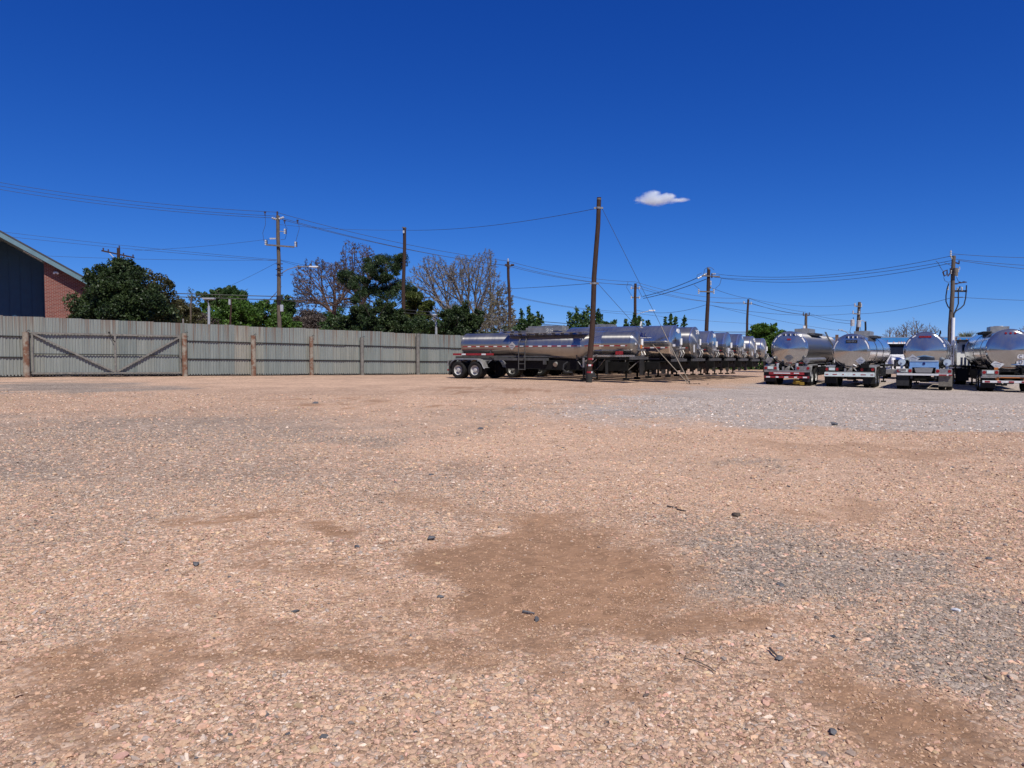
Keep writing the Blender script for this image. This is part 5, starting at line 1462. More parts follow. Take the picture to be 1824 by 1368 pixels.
TD, hf, rg, hd_, fz_ = trailer('rear facing tanker with orange frame and blue swoosh emblem at the picture edge', 24.65, 36.0, R(90 - 27), 12.0, 1.05, 2.10, 'polished', 'rear',
    dict(head=.40, cone=True, markers=.20, box=(5.4, 1.7), boxm='fender', walks=((3.6, 7.4),), walkm='greybeam', bands=[2.9, 6.4], bandm2='dull_steel', valve=False, rim=RIM_A, front=False, boardm='alu', bumperm='tapewhite', strutm='orange', bumper_z=.52, fenders=False, flapm=['rubber', 'rubber']))
for s in (-1, 1):
    mb = MB(); mb.box((.20, s * .62, .92), (.12, .17, .62)); part('frame_leg', mb, 'orange', TD)
mb = MB(); mb.box((.22, 0, .76), (.10, 1.1, .12)); part('cross_member', mb, 'orange', TD)
mb = MB(); mb.box((.10, .86, .76), (.05, .80, .10)); part('white_bar', mb, 'tapewhite', TD, False, .02)
diamond(TD, lookm((0, -1, 0), (.25, 0, .97), (hf(.45, 1.40, .03), .52, 1.38)), .29)
vs = []
for q in range(11):
    u = q / 10; yy = -.05 - .95 * u; lo = 1.36 - .10 * u * (1 - u); hi = lo + .02 + .62 * u ** 1.7
    for zz in (lo, hi):
        vs.append((hf(yy, min(zz, 2.2), .045), yy, zz))
mb = MB(); mb.add(vs, [(2 * q, 2 * q + 2, 2 * q + 3, 2 * q + 1) for q in range(10)]); sw = part('emblem', mb, 'blue', TD)
for (yy, zz, w_, h_) in ((-.42, 1.78, .26, .20), (-.42, 1.48, .30, .24)):
    mb = MB(); mb.box((hf(yy, zz, .03), yy, zz), (.012, w_, h_)); part('letter_plate', mb, 'tapewhite', sw)
text('lettering', 'C', .22, 'greybeam', sw, lookm(*REAR, (hf(-.42, 1.78, .046), -.42, 1.78)), .003)
text('lettering', 'U', .24, 'black', sw, lookm(*REAR, (hf(-.42, 1.48, .046), -.44, 1.48)), .003)

# ------------------------------------------------------------------ white road tractors
def tractor(label, x, y, rz, rear_gear=False):
    """local +x is forward; origin under the rear of the frame"""
    t = thing('truck_tractor', label, 'truck', (x, y, gz(x, y)), rz, 'white road tractors')
    for s in (-1, 1):
        mb = MB(); mb.box((3.0, s * .42, .88), (6.0, .09, .24)); part('frame_rail', mb, 'chassis', t)
    wheels(t, (.7, 1.98), rim=RIM_A)
    for s in (-1, 1):
        w = obj('wheel', TYRE, t, (5.35, s * 1.08, .505), (0, 0, 0) if s < 0 else (0, 0, math.pi)); obj('rim', RIM_A, w)
        mb = MB(); mb.box((.0, s * .88, .62), (.03, .62, .72)); part('mud_flap', mb, 'flap', t)
        mb = MB(); mb.cyl((3.0, s * .95, .62), (4.2, s * .95, .62), .30, n=20); part('fuel_tank', mb, 'bright', t, True)
        mb = MB(); mb.cyl((2.52, s * .98, .9), (2.52, s * .98, 2.75), .085, n=12); mb.tube([(2.52, s * .98, 2.75), (2.50, s * .98, 2.95), (2.40, s * .98, 3.05)], .06, 8); part('exhaust_stack', mb, 'bright', t, True)
    mb = MB(); mb.box((1.35, 0, 1.06), (.95, .80, .12), Matrix.Rotation(.06, 3, 'Y')); part('fifth_wheel', mb, 'chassis', t)
    # cab: side profile extruded, with hood ahead
    prof = [(2.75, .95), (2.75, 2.72), (2.95, 2.86), (3.9, 2.84), (4.25, 2.68), (4.62, 1.90), (4.62, .95)]
    mb = MB(); mb.prism(prof, 'y', -1.03, 1.03); part('cab', mb, 'white', t, False, .05)
    mb = MB(); mb.prism([(4.60, 1.0), (4.60, 1.86), (6.05, 1.66), (6.22, 1.50), (6.22, 1.0)], 'y', -.72, .72); part('hood', mb, 'white', t, False, .06)
    for s in (-1, 1):
        mb = MB(); pts = [(4.70, .72), (4.76, 1.0), (4.95, 1.16), (5.35, 1.24), (5.75, 1.16), (5.98, 1.02), (6.15, .80), (6.15, .58), (5.95, .60)]
        mb.prism(pts + [(5.80, .86), (5.35, 1.06), (4.92, .86)], 'y', s * .70, s * 1.14); part('fender', mb, 'white', t, False, .03)
        mb = MB(); mb.box((6.16, s * .90, .98), (.10, .26, .20)); part('headlight', mb, 'lens', t, False, .03)
        mb = MB(); mb.box((3.85, s * 1.045, 2.22), (.86, .02, .56)); part('side_window', mb, 'glass', t)
        mb = MB(); mb.box((3.42, s * 1.04, 1.6), (.012, .02, 1.1)); mb.box((3.55, s * 1.055, 1.75), (.16, .03, .05)); part('door_handle', mb, 'chassis', t)
        mb = MB(); mb.box((4.35, s * 1.38, 2.10), (.10, .26, .62)); mr = part('mirror', mb, 'chassis', t, False, .03)
        mb = MB(); mb.box((4.295, s * 1.38, 2.10), (.012, .22, .56)); part('mirror_glass', mb, 'mirror', mr)
        mb = MB(); mb.tube([(4.36, s * 1.03, 2.45), (4.36, s * 1.30, 2.40)], .022, 6); mb.tube([(4.36, s * 1.03, 1.75), (4.36, s * 1.30, 1.82)], .022, 6); part('mirror_arm', mb, 'chassis', mr)
    mb = MB(); mb.add([(4.63, -.92, 1.92), (4.63, .92, 1.92), (4.285, .86, 2.64), (4.285, -.86, 2.64), (4.60, -.92, 1.90), (4.60, .92, 1.90), (4.25, .86, 2.63), (4.25, -.86, 2.63)], [(0, 1, 2, 3), (7, 6, 5, 4), (0, 4, 5, 1), (1, 5, 6, 2), (2, 6, 7, 3), (3, 7, 4, 0)])
    ws = part('windscreen', mb, 'glass', t)
    mb = MB(); mb.box((4.34, 0, 2.70), (.30, 1.94, .10)); part('sun_visor', mb, 'black', t, False, .02)
    mb = MB(); mb.box((6.235, 0, 1.24), (.03, 1.02, .52)); gr = part('grille', mb, 'chassis', t)
    for q in range(6):
        mb = MB(); mb.box((6.258, 0, 1.03 + q * .085), (.02, .98, .035)); part('grille_bar', mb, 'grille', gr)
    for q in range(3):
        mb = MB(); mb.box((6.258, -.33 + q * .33, 1.24), (.026, .03, .50)); part('grille_bar', mb, 'grille', gr)
    mb = MB(); mb.prism([(-1.12, .40), (1.12, .40), (1.12, .72), (.9, .78), (-.9, .78), (-1.12, .72)], 'x', 6.20, 6.36); part('bumper', mb, 'fender', t, False, .03)
    for yy in (-.55, -.18, 0, .18, .55):
        mb = MB(); mb.cyl((4.02, yy, 2.85), (4.02, yy, 2.92), .05, .035, 10); part('roof_light', mb, 'orange', t, True)
    if rear_gear:
        mb = MB(); mb.box((2.70, 0, 2.30), (.03, 1.2, .46)); part('rear_window', mb, 'glass', t)
        mb = MB(); mb.box((2.55, .55, 2.78), (.30, .75, .14)); mb.box((2.42, .88, 2.66), (.05, .12, .10)); part('work_light', mb, 'black', t)
        for q in range(3):
            mb = MB(); mb.cyl((2.45, .25 + q * .2, 1.0), (2.45, .25 + q * .2, 1.7), .07, n=12); part('air_cylinder', mb, 'galv', t, True)
        mb = MB(); mb.box((1.2, 0, 1.16), (2.2, 2.4, .06)); part('deck_plate', mb, 'chassis', t)
    return t
# one faces the camera between the second and third tankers
tx, ty = xat(1606, 56), 56.0
tractor('white road tractor with dark windscreen facing forward between the two middle rear facing tankers', tx + .45 * 6.2, ty + .89 * 6.2, math.atan2(-.89, -.45))
# the other is coupled to the right-hand tanker, seen from behind
hd27 = Vector((math.sin(R(27)), math.cos(R(27)))); lf = Vector((-math.cos(R(27)), math.sin(R(27))))
p = Vector((24.65, 36.0)) + hd27 * 9.9 + lf * .35
tractor('white road tractor seen from behind with a big side mirror, left of the rightmost tanker', p.x, p.y, R(90 - 24), True)

# ------------------------------------------------------------------ vegetation
def rdir(n):
    v = RNG.normal(size=(n, 3)); return v / np.linalg.norm(v, axis=1, keepdims=True)

def leaf_quads(c, size, elong=1.7, droop=0., up=0.):
    """one diamond leaf per centre"""
    n = len(c)
    a = rdir(n); a[:, 2] += up - droop; a /= np.linalg.norm(a, axis=1, keepdims=True)
    r_ = rdir(n); s_ = np.cross(a, r_); s_ /= np.maximum(1e-6, np.linalg.norm(s_, axis=1, keepdims=True))
    sz = (size * RNG.uniform(.6, 1.35, n))[:, None]
    v = np.stack([c - a * sz * elong * .5, c + s_ * sz * .5, c + a * sz * elong * .5, c - s_ * sz * .5], 1).reshape(-1, 3)
    f = np.arange(4 * n).reshape(n, 4)
    return v, f

def crown(o, cl, rad, per, size, m, elong=1.7, name='crown', flat=.8, up=0., droop=0.):
    """leaf clumps: cl (k,3) centres, rad radii"""
    cl = np.asarray(cl); rad = np.broadcast_to(np.asarray(rad, float), (len(cl),))
    idx = np.repeat(np.arange(len(cl)), per)
    d = rdir(len(idx)) * (RNG.random(len(idx)) ** .45)[:, None]; d[:, 2] *= flat
    c = cl[idx] + d * rad[idx][:, None]
    v, f = leaf_quads(c, size, elong, droop, up)
    return obj(name, npmesh(name, v, f, M[m], 4), o)

def ellipsoid_clumps(n, cx, cz, rx, rz_, ry=None, shell=.55, bump=.25, lean=0.):
    ry = rx if ry is None else ry
    d = rdir(n)
    k = (shell + (1 - shell) * RNG.random(n))
    ph = RNG.uniform(0, 6, 3)
    w = 1 + bump * (np.sin(d[:, 0] * 3.1 + ph[0]) * np.sin(d[:, 1] * 2.7 + ph[1]) + .6 * np.sin(d[:, 2] * 4.3 + ph[2] + d[:, 0] * 2))
    p = d * (k * w)[:, None] * np.array([rx, ry, rz_])
    p[:, 0] += lean * p[:, 2]
    return p + np.array([cx, 0, cz])

def trunk_mb(h, r, n_limbs, spread, z0=.35, lean=0.):
    mb = MB()
    pts = [Vector((lean * h * (k / 5) + random.uniform(-.05, .05) * h * .15, random.uniform(-.05, .05) * h * .15, h * k / 5)) for k in range(6)]
    pts[0] = Vector((0, 0, -.2))
    mb.tube(pts, r, 8, r * .35)
    for q in range(n_limbs):
        k = random.uniform(z0, .9); b0 = pts[0].lerp(pts[-1], k)
        an = q * 2.4 + random.uniform(-.4, .4); L_ = spread * random.uniform(.6, 1.1)
        d = Vector((math.cos(an), math.sin(an), random.uniform(.3, .9)))
        mb.tube([b0, b0 + d * L_ * .5 + Vector((0, 0, .05 * L_)), b0 + d * L_ + Vector((0, 0, .18 * L_))], r * .42, 6, r * .10)
    return mb

def tree_at(px, depth, name, label, cat='tree', group=None, dz=0.):
    x = xat(px, depth)
    return thing(name, label, cat, (x, depth, gz(x, min(depth, 55)) - .05 + dz), 0, group)

def hh(o, py):
    """height above the thing's foot of picture row py at its distance"""
    return at(912, py, o.location.y).z - o.location.z
def ww(o, px):
    return px / F_PX * o.location.y

G_EV = 'trees and shrubs beyond the fence'
def bushy(px, pytop, wpx, depth, name, label, leaf, n=110, per=70, size=.15, base=.15, bark='bark', cat='tree', shell=.5, bump=.28, pybot=None, crad=.16, elong=1.7, lobes=None):
    o = tree_at(px, depth, name, label, cat, G_EV)
    H = hh(o, pytop); Wd = ww(o, wpx); zb = H * base if pybot is None else hh(o, pybot)
    rz_ = (H - zb) / 2; cz = (H + zb) / 2
    part('trunk', trunk_mb(cz + rz_ * .4, .05 + H * .016, 9, Wd * .36), bark, o, True)
    if lobes:
        cl = np.concatenate([ellipsoid_clumps(max(8, int(n * w)), lx * Wd, cz + lz * rz_, Wd / 2 * w_, rz_ * h_, Wd * .5 * w_, shell, bump) for (lx, lz, w_, h_, w) in lobes])
    else:
        cl = ellipsoid_clumps(n, 0, cz, Wd / 2 * .88, rz_ * .9, Wd / 2 * .8, shell, bump)
    # sprays that break the outline
    ex = cl[RNG.integers(0, len(cl), int(len(cl) * .8))]
    ctr = np.array([0, 0, cz]); ex = ctr + (ex - ctr) * RNG.uniform(1.0, 1.13, (len(ex), 1)) + RNG.normal(0, .09, ex.shape)
    cl[:, 2] = np.maximum(cl[:, 2], .4)
    rad = crad * min(Wd, 2 * rz_) * RNG.uniform(.55, 1.3, len(cl))
    fine = 1.45 if leaf == 'leafdark' else 1.
    crown(o, cl, rad, int(per * 1.7 * fine), size * .68 / math.sqrt(fine), leaf, elong)
    crown(o, ex, crad * min(Wd, 2 * rz_) * RNG.uniform(.3, .6, len(ex)), int(per * .35), size * .62, leaf, elong, 'sprays', .9, .3)
    return o

def grow(segs, p, d, tips, r0, wob=.055):
    """limbs that fork until each reaches its own tip"""
    n = len(tips)
    c = tips.mean(0)
    if n == 1:
        e = Vector(tips[0]); mid = p.lerp(e, .5) + Vector((random.gauss(0, wob), random.gauss(0, wob), random.gauss(0, wob))) * (e - p).length
        segs.append(([p, mid, e], r0, 1)); return
    dirs = tips - np.array(p); dn = dirs / np.maximum(1e-6, np.linalg.norm(dirs, axis=1, keepdims=True))
    k = 3 if n > 120 or (n > 40 and random.random() < .6) else 2
    ce = dn[RNG.choice(n, k, replace=False)]
    for _ in range(4):
        lab = np.argmax(dn @ ce.T, 1)
        ce = np.array([dn[lab == j].mean(0) if (lab == j).any() else ce[j] for j in range(k)])
    if k > 1 and max((lab == j).sum() for j in range(k)) == n:
        lab = np.arange(n) % 2
    for j in range(k):
        t_ = tips[lab == j]
        if len(t_) == 0: continue
        cj = Vector(t_.mean(0)); v = cj - p
        f = random.uniform(.14, .30) if len(t_) > 150 else random.uniform(.26, .42) if len(t_) > 2 else random.uniform(.4, .6)
        q = p + v * f + d * v.length * .06 + Vector((random.gauss(0, wob), random.gauss(0, wob), random.gauss(0, wob * .6))) * v.length * .5
        mid = p.lerp(q, .5) + d * v.length * f * .10
        segs.append(([p, mid, q], r0, len(t_)))
        grow(segs, q, (q - p).normalized(), t_, r0, wob)

def bare(px, pytop, wpx, depth, label, bark, tips=420, trunk=.3, tipr=.014, shape='dome', buds=None, name='bare_tree', budn=3, budsize=.12, pxfoot=None, flat=1., side=3, zlow=None, trunkr=1.):
    o = tree_at(px if pxfoot is None else pxfoot, depth, name, label, 'tree', G_EV)
    H = hh(o, pytop); Wd = ww(o, wpx); th = H * trunk
    off = ww(o, px - (px if pxfoot is None else pxfoot))
    n = tips
    zl = th * 1.15 if zlow is None else hh(o, zlow)
    d_ = rdir(n * 4); d_ = d_[d_[:, 2] > -.25][:n]; n = len(d_)
    k = .45 + .55 * RNG.random(n) ** .5
    ph = RNG.uniform(0, 6, 4)
    w = 1 + .10 * np.sin(d_[:, 0] * 5 + ph[0]) + .08 * np.sin(d_[:, 2] * 7 + ph[1]) + .06 * np.sin(d_[:, 0] * 13 + ph[2])
    zc = zl + (H - zl) * .12
    pts = d_ * (k * w)[:, None] * np.array([Wd / 2, Wd * .42, (H - zc) * .97])
    pts[:, 2] = np.sign(pts[:, 2]) * np.abs(pts[:, 2]) ** 1.0
    if flat != 1.: pts[:, 2] = np.minimum(pts[:, 2], (H - zc) * (flat + .12 * RNG.random(n)))
    pts[:, 2] += zc; pts[:, 0] += off
    pts[:, 2] = np.maximum(pts[:, 2], zl * RNG.uniform(.85, 1.1, n))
    segs = []
    tp = [Vector((0, 0, -.2)), Vector((random.uniform(-.1, .1), 0, th * .5)), Vector((off * .12, .03, th))]
    grow(segs, tp[-1], Vector((0, 0, 1)), pts, tipr)
    R0 = lambda c_: tipr * c_ ** .46
    mt, mc = MB(), MB()
    mt.tube(tp, R0(n) * trunkr * 1.1, 9, R0(n) * trunkr)
    ends = []
    for P_, r_, c_ in segs:
        big = c_ > n * .03
        (mt if big else mc).tube(P_, R0(c_) * (trunkr if big else 1), 6 if big else 3, max(tipr * .7, R0(max(1, c_ * .8)) * (trunkr if big else 1)))
        if c_ <= 2:
            e = P_[-1]; dv = (P_[-1] - P_[0])
            for q in range(side):
                s0 = P_[0].lerp(e, random.uniform(.35, 1.))
                e2 = s0 + Vector((random.gauss(0, .4), random.gauss(0, .4), random.gauss(.25, .3))) * dv.length * .55 + dv * .25
                mc.tube([s0, e2], tipr * .75, 3, tipr * .5); ends.append(tuple(e2))
            ends.append(tuple(e))
    part('trunk', mt, bark, o, True)
    obj('branches', mc.mesh('branches', M[bark], False, fix=False), o)
    if buds:
        crown(o, np.array(ends), .16, budn, budsize, buds, 1.6, 'buds')
    return o

def pine(px, pytop, wpx, depth, label, leaf, n=26, per=240, pybot=None, size=.26, trunk_r=.2, cz0=.42):
    o = tree_at(px, depth, 'pine_tree', label, 'tree', G_EV)
    H = hh(o, pytop); Wd = ww(o, wpx)
    mb = MB(); tp = [Vector((0, 0, -.2)), Vector((.15, 0, H * .35)), Vector((-.1, .1, H * .7)), Vector((.05, 0, H * .98))]; mb.tube(tp, trunk_r, 8, .05)
    cl = []
    for q in range(n):
        z_ = H * (cz0 + (.97 - cz0) * (q + .5) / n); an = q * 2.4 + random.uniform(-.5, .5)
        L_ = Wd / 2 * (1.05 - .55 * (z_ / H - cz0) / (1 - cz0)) * random.uniform(.45, 1.1)
        b0 = Vector((0, 0, z_ - .25 * L_)); e = Vector((math.cos(an) * L_, math.sin(an) * L_, z_ + random.uniform(-.1, .25) * L_))
        mb.tube([b0, b0.lerp(e, .5) + Vector((0, 0, -.06 * L_)), e], .05, 5, .02)
        for w in range(3):
            cl.append(tuple(e + Vector((random.gauss(0, .28), random.gauss(0, .28), random.gauss(0, .2)))))
        cl.append(tuple(b0.lerp(e, .65) + Vector((0, 0, .1))))
    part('trunk', mb, 'bark', o, True)
    crown(o, cl, RNG.uniform(.32, .62, len(cl)) * max(.8, Wd / 7), per, size * .34, leaf, 4.5, 'crown', .75, .35)
    return o

def spiky(px, pytop, wpx, depth, label, shoots, leaf='leafmid', per=30, size=.15):
    """young evergreen with separate upright shoots"""
    o = tree_at(px, depth, 'young_evergreen', label, 'tree', G_EV)
    H = hh(o, pytop); Wd = ww(o, wpx)
    mb = MB(); mb.tube([(0, 0, -.2), (.05, 0, H * .3), (0, 0, H * .55)], .12, 8, .06)
    pts = []
    for (dx, top_) in shoots:
        tx_, tz = dx * Wd, H * (.30 + .70 * top_)
        yy = random.uniform(-.25, .25) * Wd
        b0 = Vector((tx_ * .7, yy * .6, H * .50)); e = Vector((tx_, yy, tz))
        mb.tube([b0, b0.lerp(e, .5) + Vector((tx_ * .06, 0, 0)), e], .03, 5, .012)
        n_ = per * 9
        u = RNG.random(n_); w_ = (.20 - .16 * u) * Wd * RNG.uniform(.05, 1.3, n_) * (.7 + .5 * np.abs(np.sin(u * 17 + RNG.uniform(0, 6))))
        an = RNG.uniform(0, 6.28, n_)
        pts.append(np.stack([b0.x + (e.x - b0.x) * u + np.cos(an) * w_, b0.y + (e.y - b0.y) * u + np.sin(an) * w_, b0.z + (e.z - b0.z) * u + RNG.normal(0, .09, n_)], 1))
    cb = rdir(46) * (RNG.random(46) ** .4)[:, None] * np.array([.50 * Wd, .42 * Wd, .32 * H]) + np.array([0, 0, .56 * H])
    ix = RNG.integers(0, 46, per * 90)
    pts.append(cb[ix] + RNG.normal(size=(len(ix), 3)) * np.array([.075, .075, .065]) * Wd)
    part('trunk', mb, 'bark', o, True)
    c_ = np.concatenate(pts); v, f = leaf_quads(c_, size, 1.9, 0, .5)
    obj('crown', npmesh('crown', v, f, M[leaf], 4), o)
    return o

random.seed(31)
# against the fence, overhanging it
bushy(217, 462, 160, 43.5, 'evergreen_tree', 'large round dark green evergreen leaning over the fence beside the brick wall', 'leafdark', n=230, per=110, size=.15, pybot=604, shell=.35, bump=.2, crad=.11,
      lobes=((0, -.28, .98, .72, .5), (-.06, .25, .66, .62, .25), (-.02, .60, .36, .42, .14), (.10, .45, .30, .40, .08), (.30, -.25, .50, .62, .15), (-.33, -.35, .40, .55, .16)))
bushy(280, 488, 78, 52, 'olive_tree', 'loose olive green tree top showing just right of the large round evergreen', 'leafolive', n=80, per=60, size=.15, pybot=585, shell=.2, bump=.4)
bushy(296, 530, 135, 58, 'olive_shrub', 'wide olive brown shrub behind the fence between the round evergreen and the thin grey pole', 'leafolive', n=140, per=90, size=.17, pybot=605, shell=.4, cat='shrub')
bushy(345, 522, 62, 72, 'grey_shrub', 'pale grey green half bare shrub behind the thin leaning pole and silver lamp', 'leafgrey', n=70, per=26, size=.15, pybot=600, shell=.2, cat='shrub')
bushy(360, 555, 70, 66, 'grey_shrub', 'low tangled grey shrub at the foot of the silver lamp post', 'deadleaf', n=80, per=70, size=.15, pybot=605, shell=.3, cat='shrub')
bushy(404, 506, 98, 92, 'broadleaf_tree', 'dark green round topped tree rising behind the bright green shrub', 'leafmid', n=120, per=70, size=.24, pybot=560, shell=.4, bump=.3, crad=.14)
bushy(432, 530, 190, 70, 'green_shrub', 'broad bright green shrub left of the street lamp pole', 'leafgreen', n=230, per=80, size=.19, pybot=610, shell=.4, bump=.16, crad=.12, cat='shrub')
bushy(512, 519, 46, 80, 'broadleaf_tree', 'narrow mid green tree right behind the street lamp pole', 'leafmid', n=70, per=70, size=.2, pybot=600, shell=.4)
bushy(505, 560, 60, 68, 'green_shrub', 'small bright green shrub at the foot of the street lamp pole', 'leafgreen', n=70, per=80, size=.17, pybot=610, shell=.4, cat='shrub')
bushy(560, 548, 80, 76, 'brown_thicket', 'brownish bare thicket between the street lamp pole and the bare flat topped tree', 'deadleaf', n=110, per=80, size=.16, pybot=612, shell=.3, cat='shrub')
bushy(640, 560, 80, 74, 'brown_thicket', 'low brownish bare thicket just above the fence below the bare flat topped tree', 'deadleaf', n=90, per=70, size=.16, pybot=612, shell=.3, cat='shrub')
bushy(562, 560, 130, 98, 'broadleaf_tree', 'far dull green tree line clump behind the brown thicket', 'leafgrey', n=120, per=70, size=.24, pybot=620, shell=.4)
bushy(600, 545, 70, 96, 'broadleaf_tree', 'far round mid green tree behind the trunk of the flat topped bare tree', 'leafmid', n=80, per=70, size=.24, pybot=620, shell=.4)
bushy(612, 566, 130, 72, 'evergreen_shrub', 'low dark green growth under the two reddish bare trees', 'leafmid', n=120, per=70, size=.17, pybot=616, shell=.3, bump=.35, cat='shrub')
bushy(716, 556, 120, 62, 'evergreen_shrub', 'dark green growth filling in behind the foot of the bare brown pole', 'leafdark', n=130, per=70, size=.16, pybot=612, shell=.3, bump=.35, cat='shrub')
bushy(795, 562, 110, 64, 'evergreen_shrub', 'mixed green growth behind the narrower silver lamp post', 'leafmid', n=120, per=70, size=.16, pybot=612, shell=.3, bump=.35, cat='shrub')
bushy(885, 585, 130, 66, 'evergreen_shrub', 'low green growth directly above the sideways tank trailer', 'leafgrey', n=110, per=60, size=.15, pybot=618, shell=.3, bump=.35, cat='shrub')
bushy(1060, 572, 110, 84, 'evergreen_shrub', 'low green tree belt behind the leaning yard pole', 'leafmid', n=110, per=60, size=.2, pybot=620, shell=.3, bump=.4, cat='shrub')
bare(584, 457, 156, 86, 'bare flat topped tree with reddish twigs, left of the taller bare tree', 'barkred', tips=1100, trunk=.44, tipr=.017, flat=.80, buds='deadleaf', budn=1, budsize=.08, pxfoot=597, zlow=545)
bare(645, 433, 118, 98, 'taller bare tree with a rounded reddish twig crown behind the pine', 'barkred', tips=900, trunk=.44, tipr=.018, buds='deadleaf', budn=1, budsize=.09, zlow=520)
PZ = [(490, 330, 46), (470, 300, 34), (570, 272, 40), (545, 320, 40), (600, 330, 48), (690, 285, 40), (675, 320, 34), (705, 265, 30), (330, 410, 48), (300, 395, 34), (385, 440, 46), (350, 460, 36), (640, 370, 36),
      (520, 400, 44), (560, 420, 40), (690, 470, 50), (740, 485, 44), (660, 500, 44), (450, 435, 36), (790, 500, 32), (770, 560, 56), (820, 545, 40), (590, 380, 30), (500, 470, 50), (440, 500, 44), (620, 520, 50), (400, 560, 50), (560, 520, 50)]
o = tree_at(692, 76, 'pine_tree', 'tall open pine with separate dark needle clumps left of the bare brown pole', 'tree', G_EV)
H = hh(o, 458); mb = MB()
tp = [Vector((0, 0, -.2)), Vector((.1, 0, H * .35)), Vector((-.15, .1, H * .7)), Vector((-.3, 0, H * .97))]; mb.tube(tp, .19, 8, .05)
cl, rr = [], []
for (zx, zy, r_) in PZ:
    for w in range(3):
        e = at(535 + (zx + random.gauss(0, r_ * .35)) / 3.94, 392 + (zy + random.gauss(0, r_ * .25)) / 3.94, 76 + random.gauss(0, .9)) - o.location
        cl.append(tuple(e)); rr.append(r_ / 3.94 / F_PX * 76 * random.uniform(.55, .85))
    e = Vector(cl[-2]); b0 = Vector((-.1, 0, max(H * .3, e.z - .45 * abs(e.x) - .5)))
    mb.tube([b0, b0.lerp(e, .5) + Vector((0, 0, -.08 * abs(e.x))), e], .055, 5, .02)
part('trunk', mb, 'bark', o, True)
cl = np.array(cl); crown(o, cl + RNG.normal(0, .18, cl.shape), np.array(rr) * RNG.uniform(.9, 1.8, len(rr)), 300, .06, 'needle', 6., 'crown', .7, .35)
pine(742, 522, 92, 70, 'bushy yellow green young pine right of the bare brown pole', 'needleyel', n=34, per=300, cz0=.12, size=.24)
bushy(668, 538, 142, 50.8, 'evergreen_tree', 'dark green evergreen overhanging the fence around the foot of the bare brown pole', 'leafdark', n=170, per=105, size=.15, pybot=606, shell=.35, bump=.22, crad=.13,
      lobes=((0, -.25, .9, .7, .45), (-.16, .35, .4, .55, .15), (.10, .55, .30, .5, .12), (.24, .25, .3, .5, .10), (.38, -.45, .4, .5, .15), (-.36, -.25, .4, .6, .15)))
bare(818, 438, 186, 86, 'very large fan shaped bare tree with pale limbs above the sideways tank trailer', 'barkgrey', tips=2500, trunk=.13, tipr=.018, buds='bud', budn=1, budsize=.05, pxfoot=846, zlow=578, side=4, trunkr=.8, flat=.88)
bare(892, 508, 72, 78, 'smaller budding tree with pale yellow shoots left of the dark slim utility pole', 'barkgrey', tips=260, trunk=.2, tipr=.013, buds='bud', budn=2, budsize=.09, zlow=585)
bare(880, 550, 110, 72, 'low dense bare shrub with pale buds directly above the sideways tank trailer', 'barkgrey', tips=420, trunk=.1, tipr=.011, buds='bud', budn=1, budsize=.08, name='bare_shrub', zlow=612)
bushy(819, 540, 88, 53.5, 'evergreen_tree', 'dark green evergreen in front of the fan shaped bare tree, touching the tank trailer outline', 'leafdark', n=150, per=80, size=.14, pybot=604, shell=.3, bump=.3, crad=.11, lobes=((0, -.3, .95, .7, .5), (-.2, .25, .4, .6, .2), (.08, .5, .34, .5, .15), (.3, .0, .4, .6, .2)))
spiky(942, 546, 46, 66, 'young evergreen with upright shoots, right of the dark slim utility pole', ((-.3, .93), (0, 1.0), (.36, .86), (.5, .78)))
spiky(1040, 546, 66, 64, 'young evergreen with many upright shoots behind the leaning yard pole', ((-.42, .86), (-.2, .97), (0, .88), (.12, 1.0), (.36, .93), (.48, .82)))
bushy(1088, 567, 46, 92, 'broadleaf_tree', 'small dark round tree far behind, right of the leaning yard pole', 'leafmid', n=60, per=60, size=.24, pybot=625, shell=.4)
spiky(1131, 560, 48, 66, 'young evergreen in front of the foot of the pole with two insulator rows', ((-.35, .86), (-.05, 1.0), (.15, .94), (.5, .84)))
spiky(1197, 560, 42, 62, 'young evergreen with sparse spiky shoots above the mirror polished tank', ((-.35, .9), (-.1, 1.0), (.15, .92), (.5, .93)), per=26)
bushy(1361, 577, 66, 76, 'round_tree', 'round bright topped green tree behind the brushed steel trailers', 'leafgreen', n=150, per=80, size=.2, pybot=628, shell=.4, bump=.10, crad=.13)
bushy(1398, 592, 36, 92, 'broadleaf_tree', 'low dark green tree peeking between the round tree and the leftmost rear facing tanker', 'leafmid', n=50, per=60, size=.24, pybot=628, shell=.4)
bare(1624, 566, 60, 104, 'bare grey tree rising over the blue fascia of the white building', 'barkgrey', tips=380, trunk=.3, tipr=.016, zlow=602)
bare(1592, 580, 46, 108, 'smaller bare grey tree at the left above the blue fascia', 'barkgrey', tips=220, trunk=.3, tipr=.016, zlow=606)
bare(1656, 575, 36, 106, 'bare grey tree above the third rear facing tanker', 'barkgrey', tips=200, trunk=.3, tipr=.016, zlow=606)
bare(1836, 574, 60, 98, 'bare tree cut by the right edge of the picture', 'barkgrey', tips=260, trunk=.3, tipr=.016, zlow=606)
o = tree_at(1722, 92, 'palm_tree', 'low bushy palm behind the white tractor, right of the conduit riser pole', 'tree', G_EV)
H = hh(o, 594); mb = MB(); mb.tube([(0, 0, -.2), (.05, 0, H * .4), (0, 0, H * .72)], .22, 9, .18); part('trunk', mb, 'bark', o, True)
vs, fs = [], []
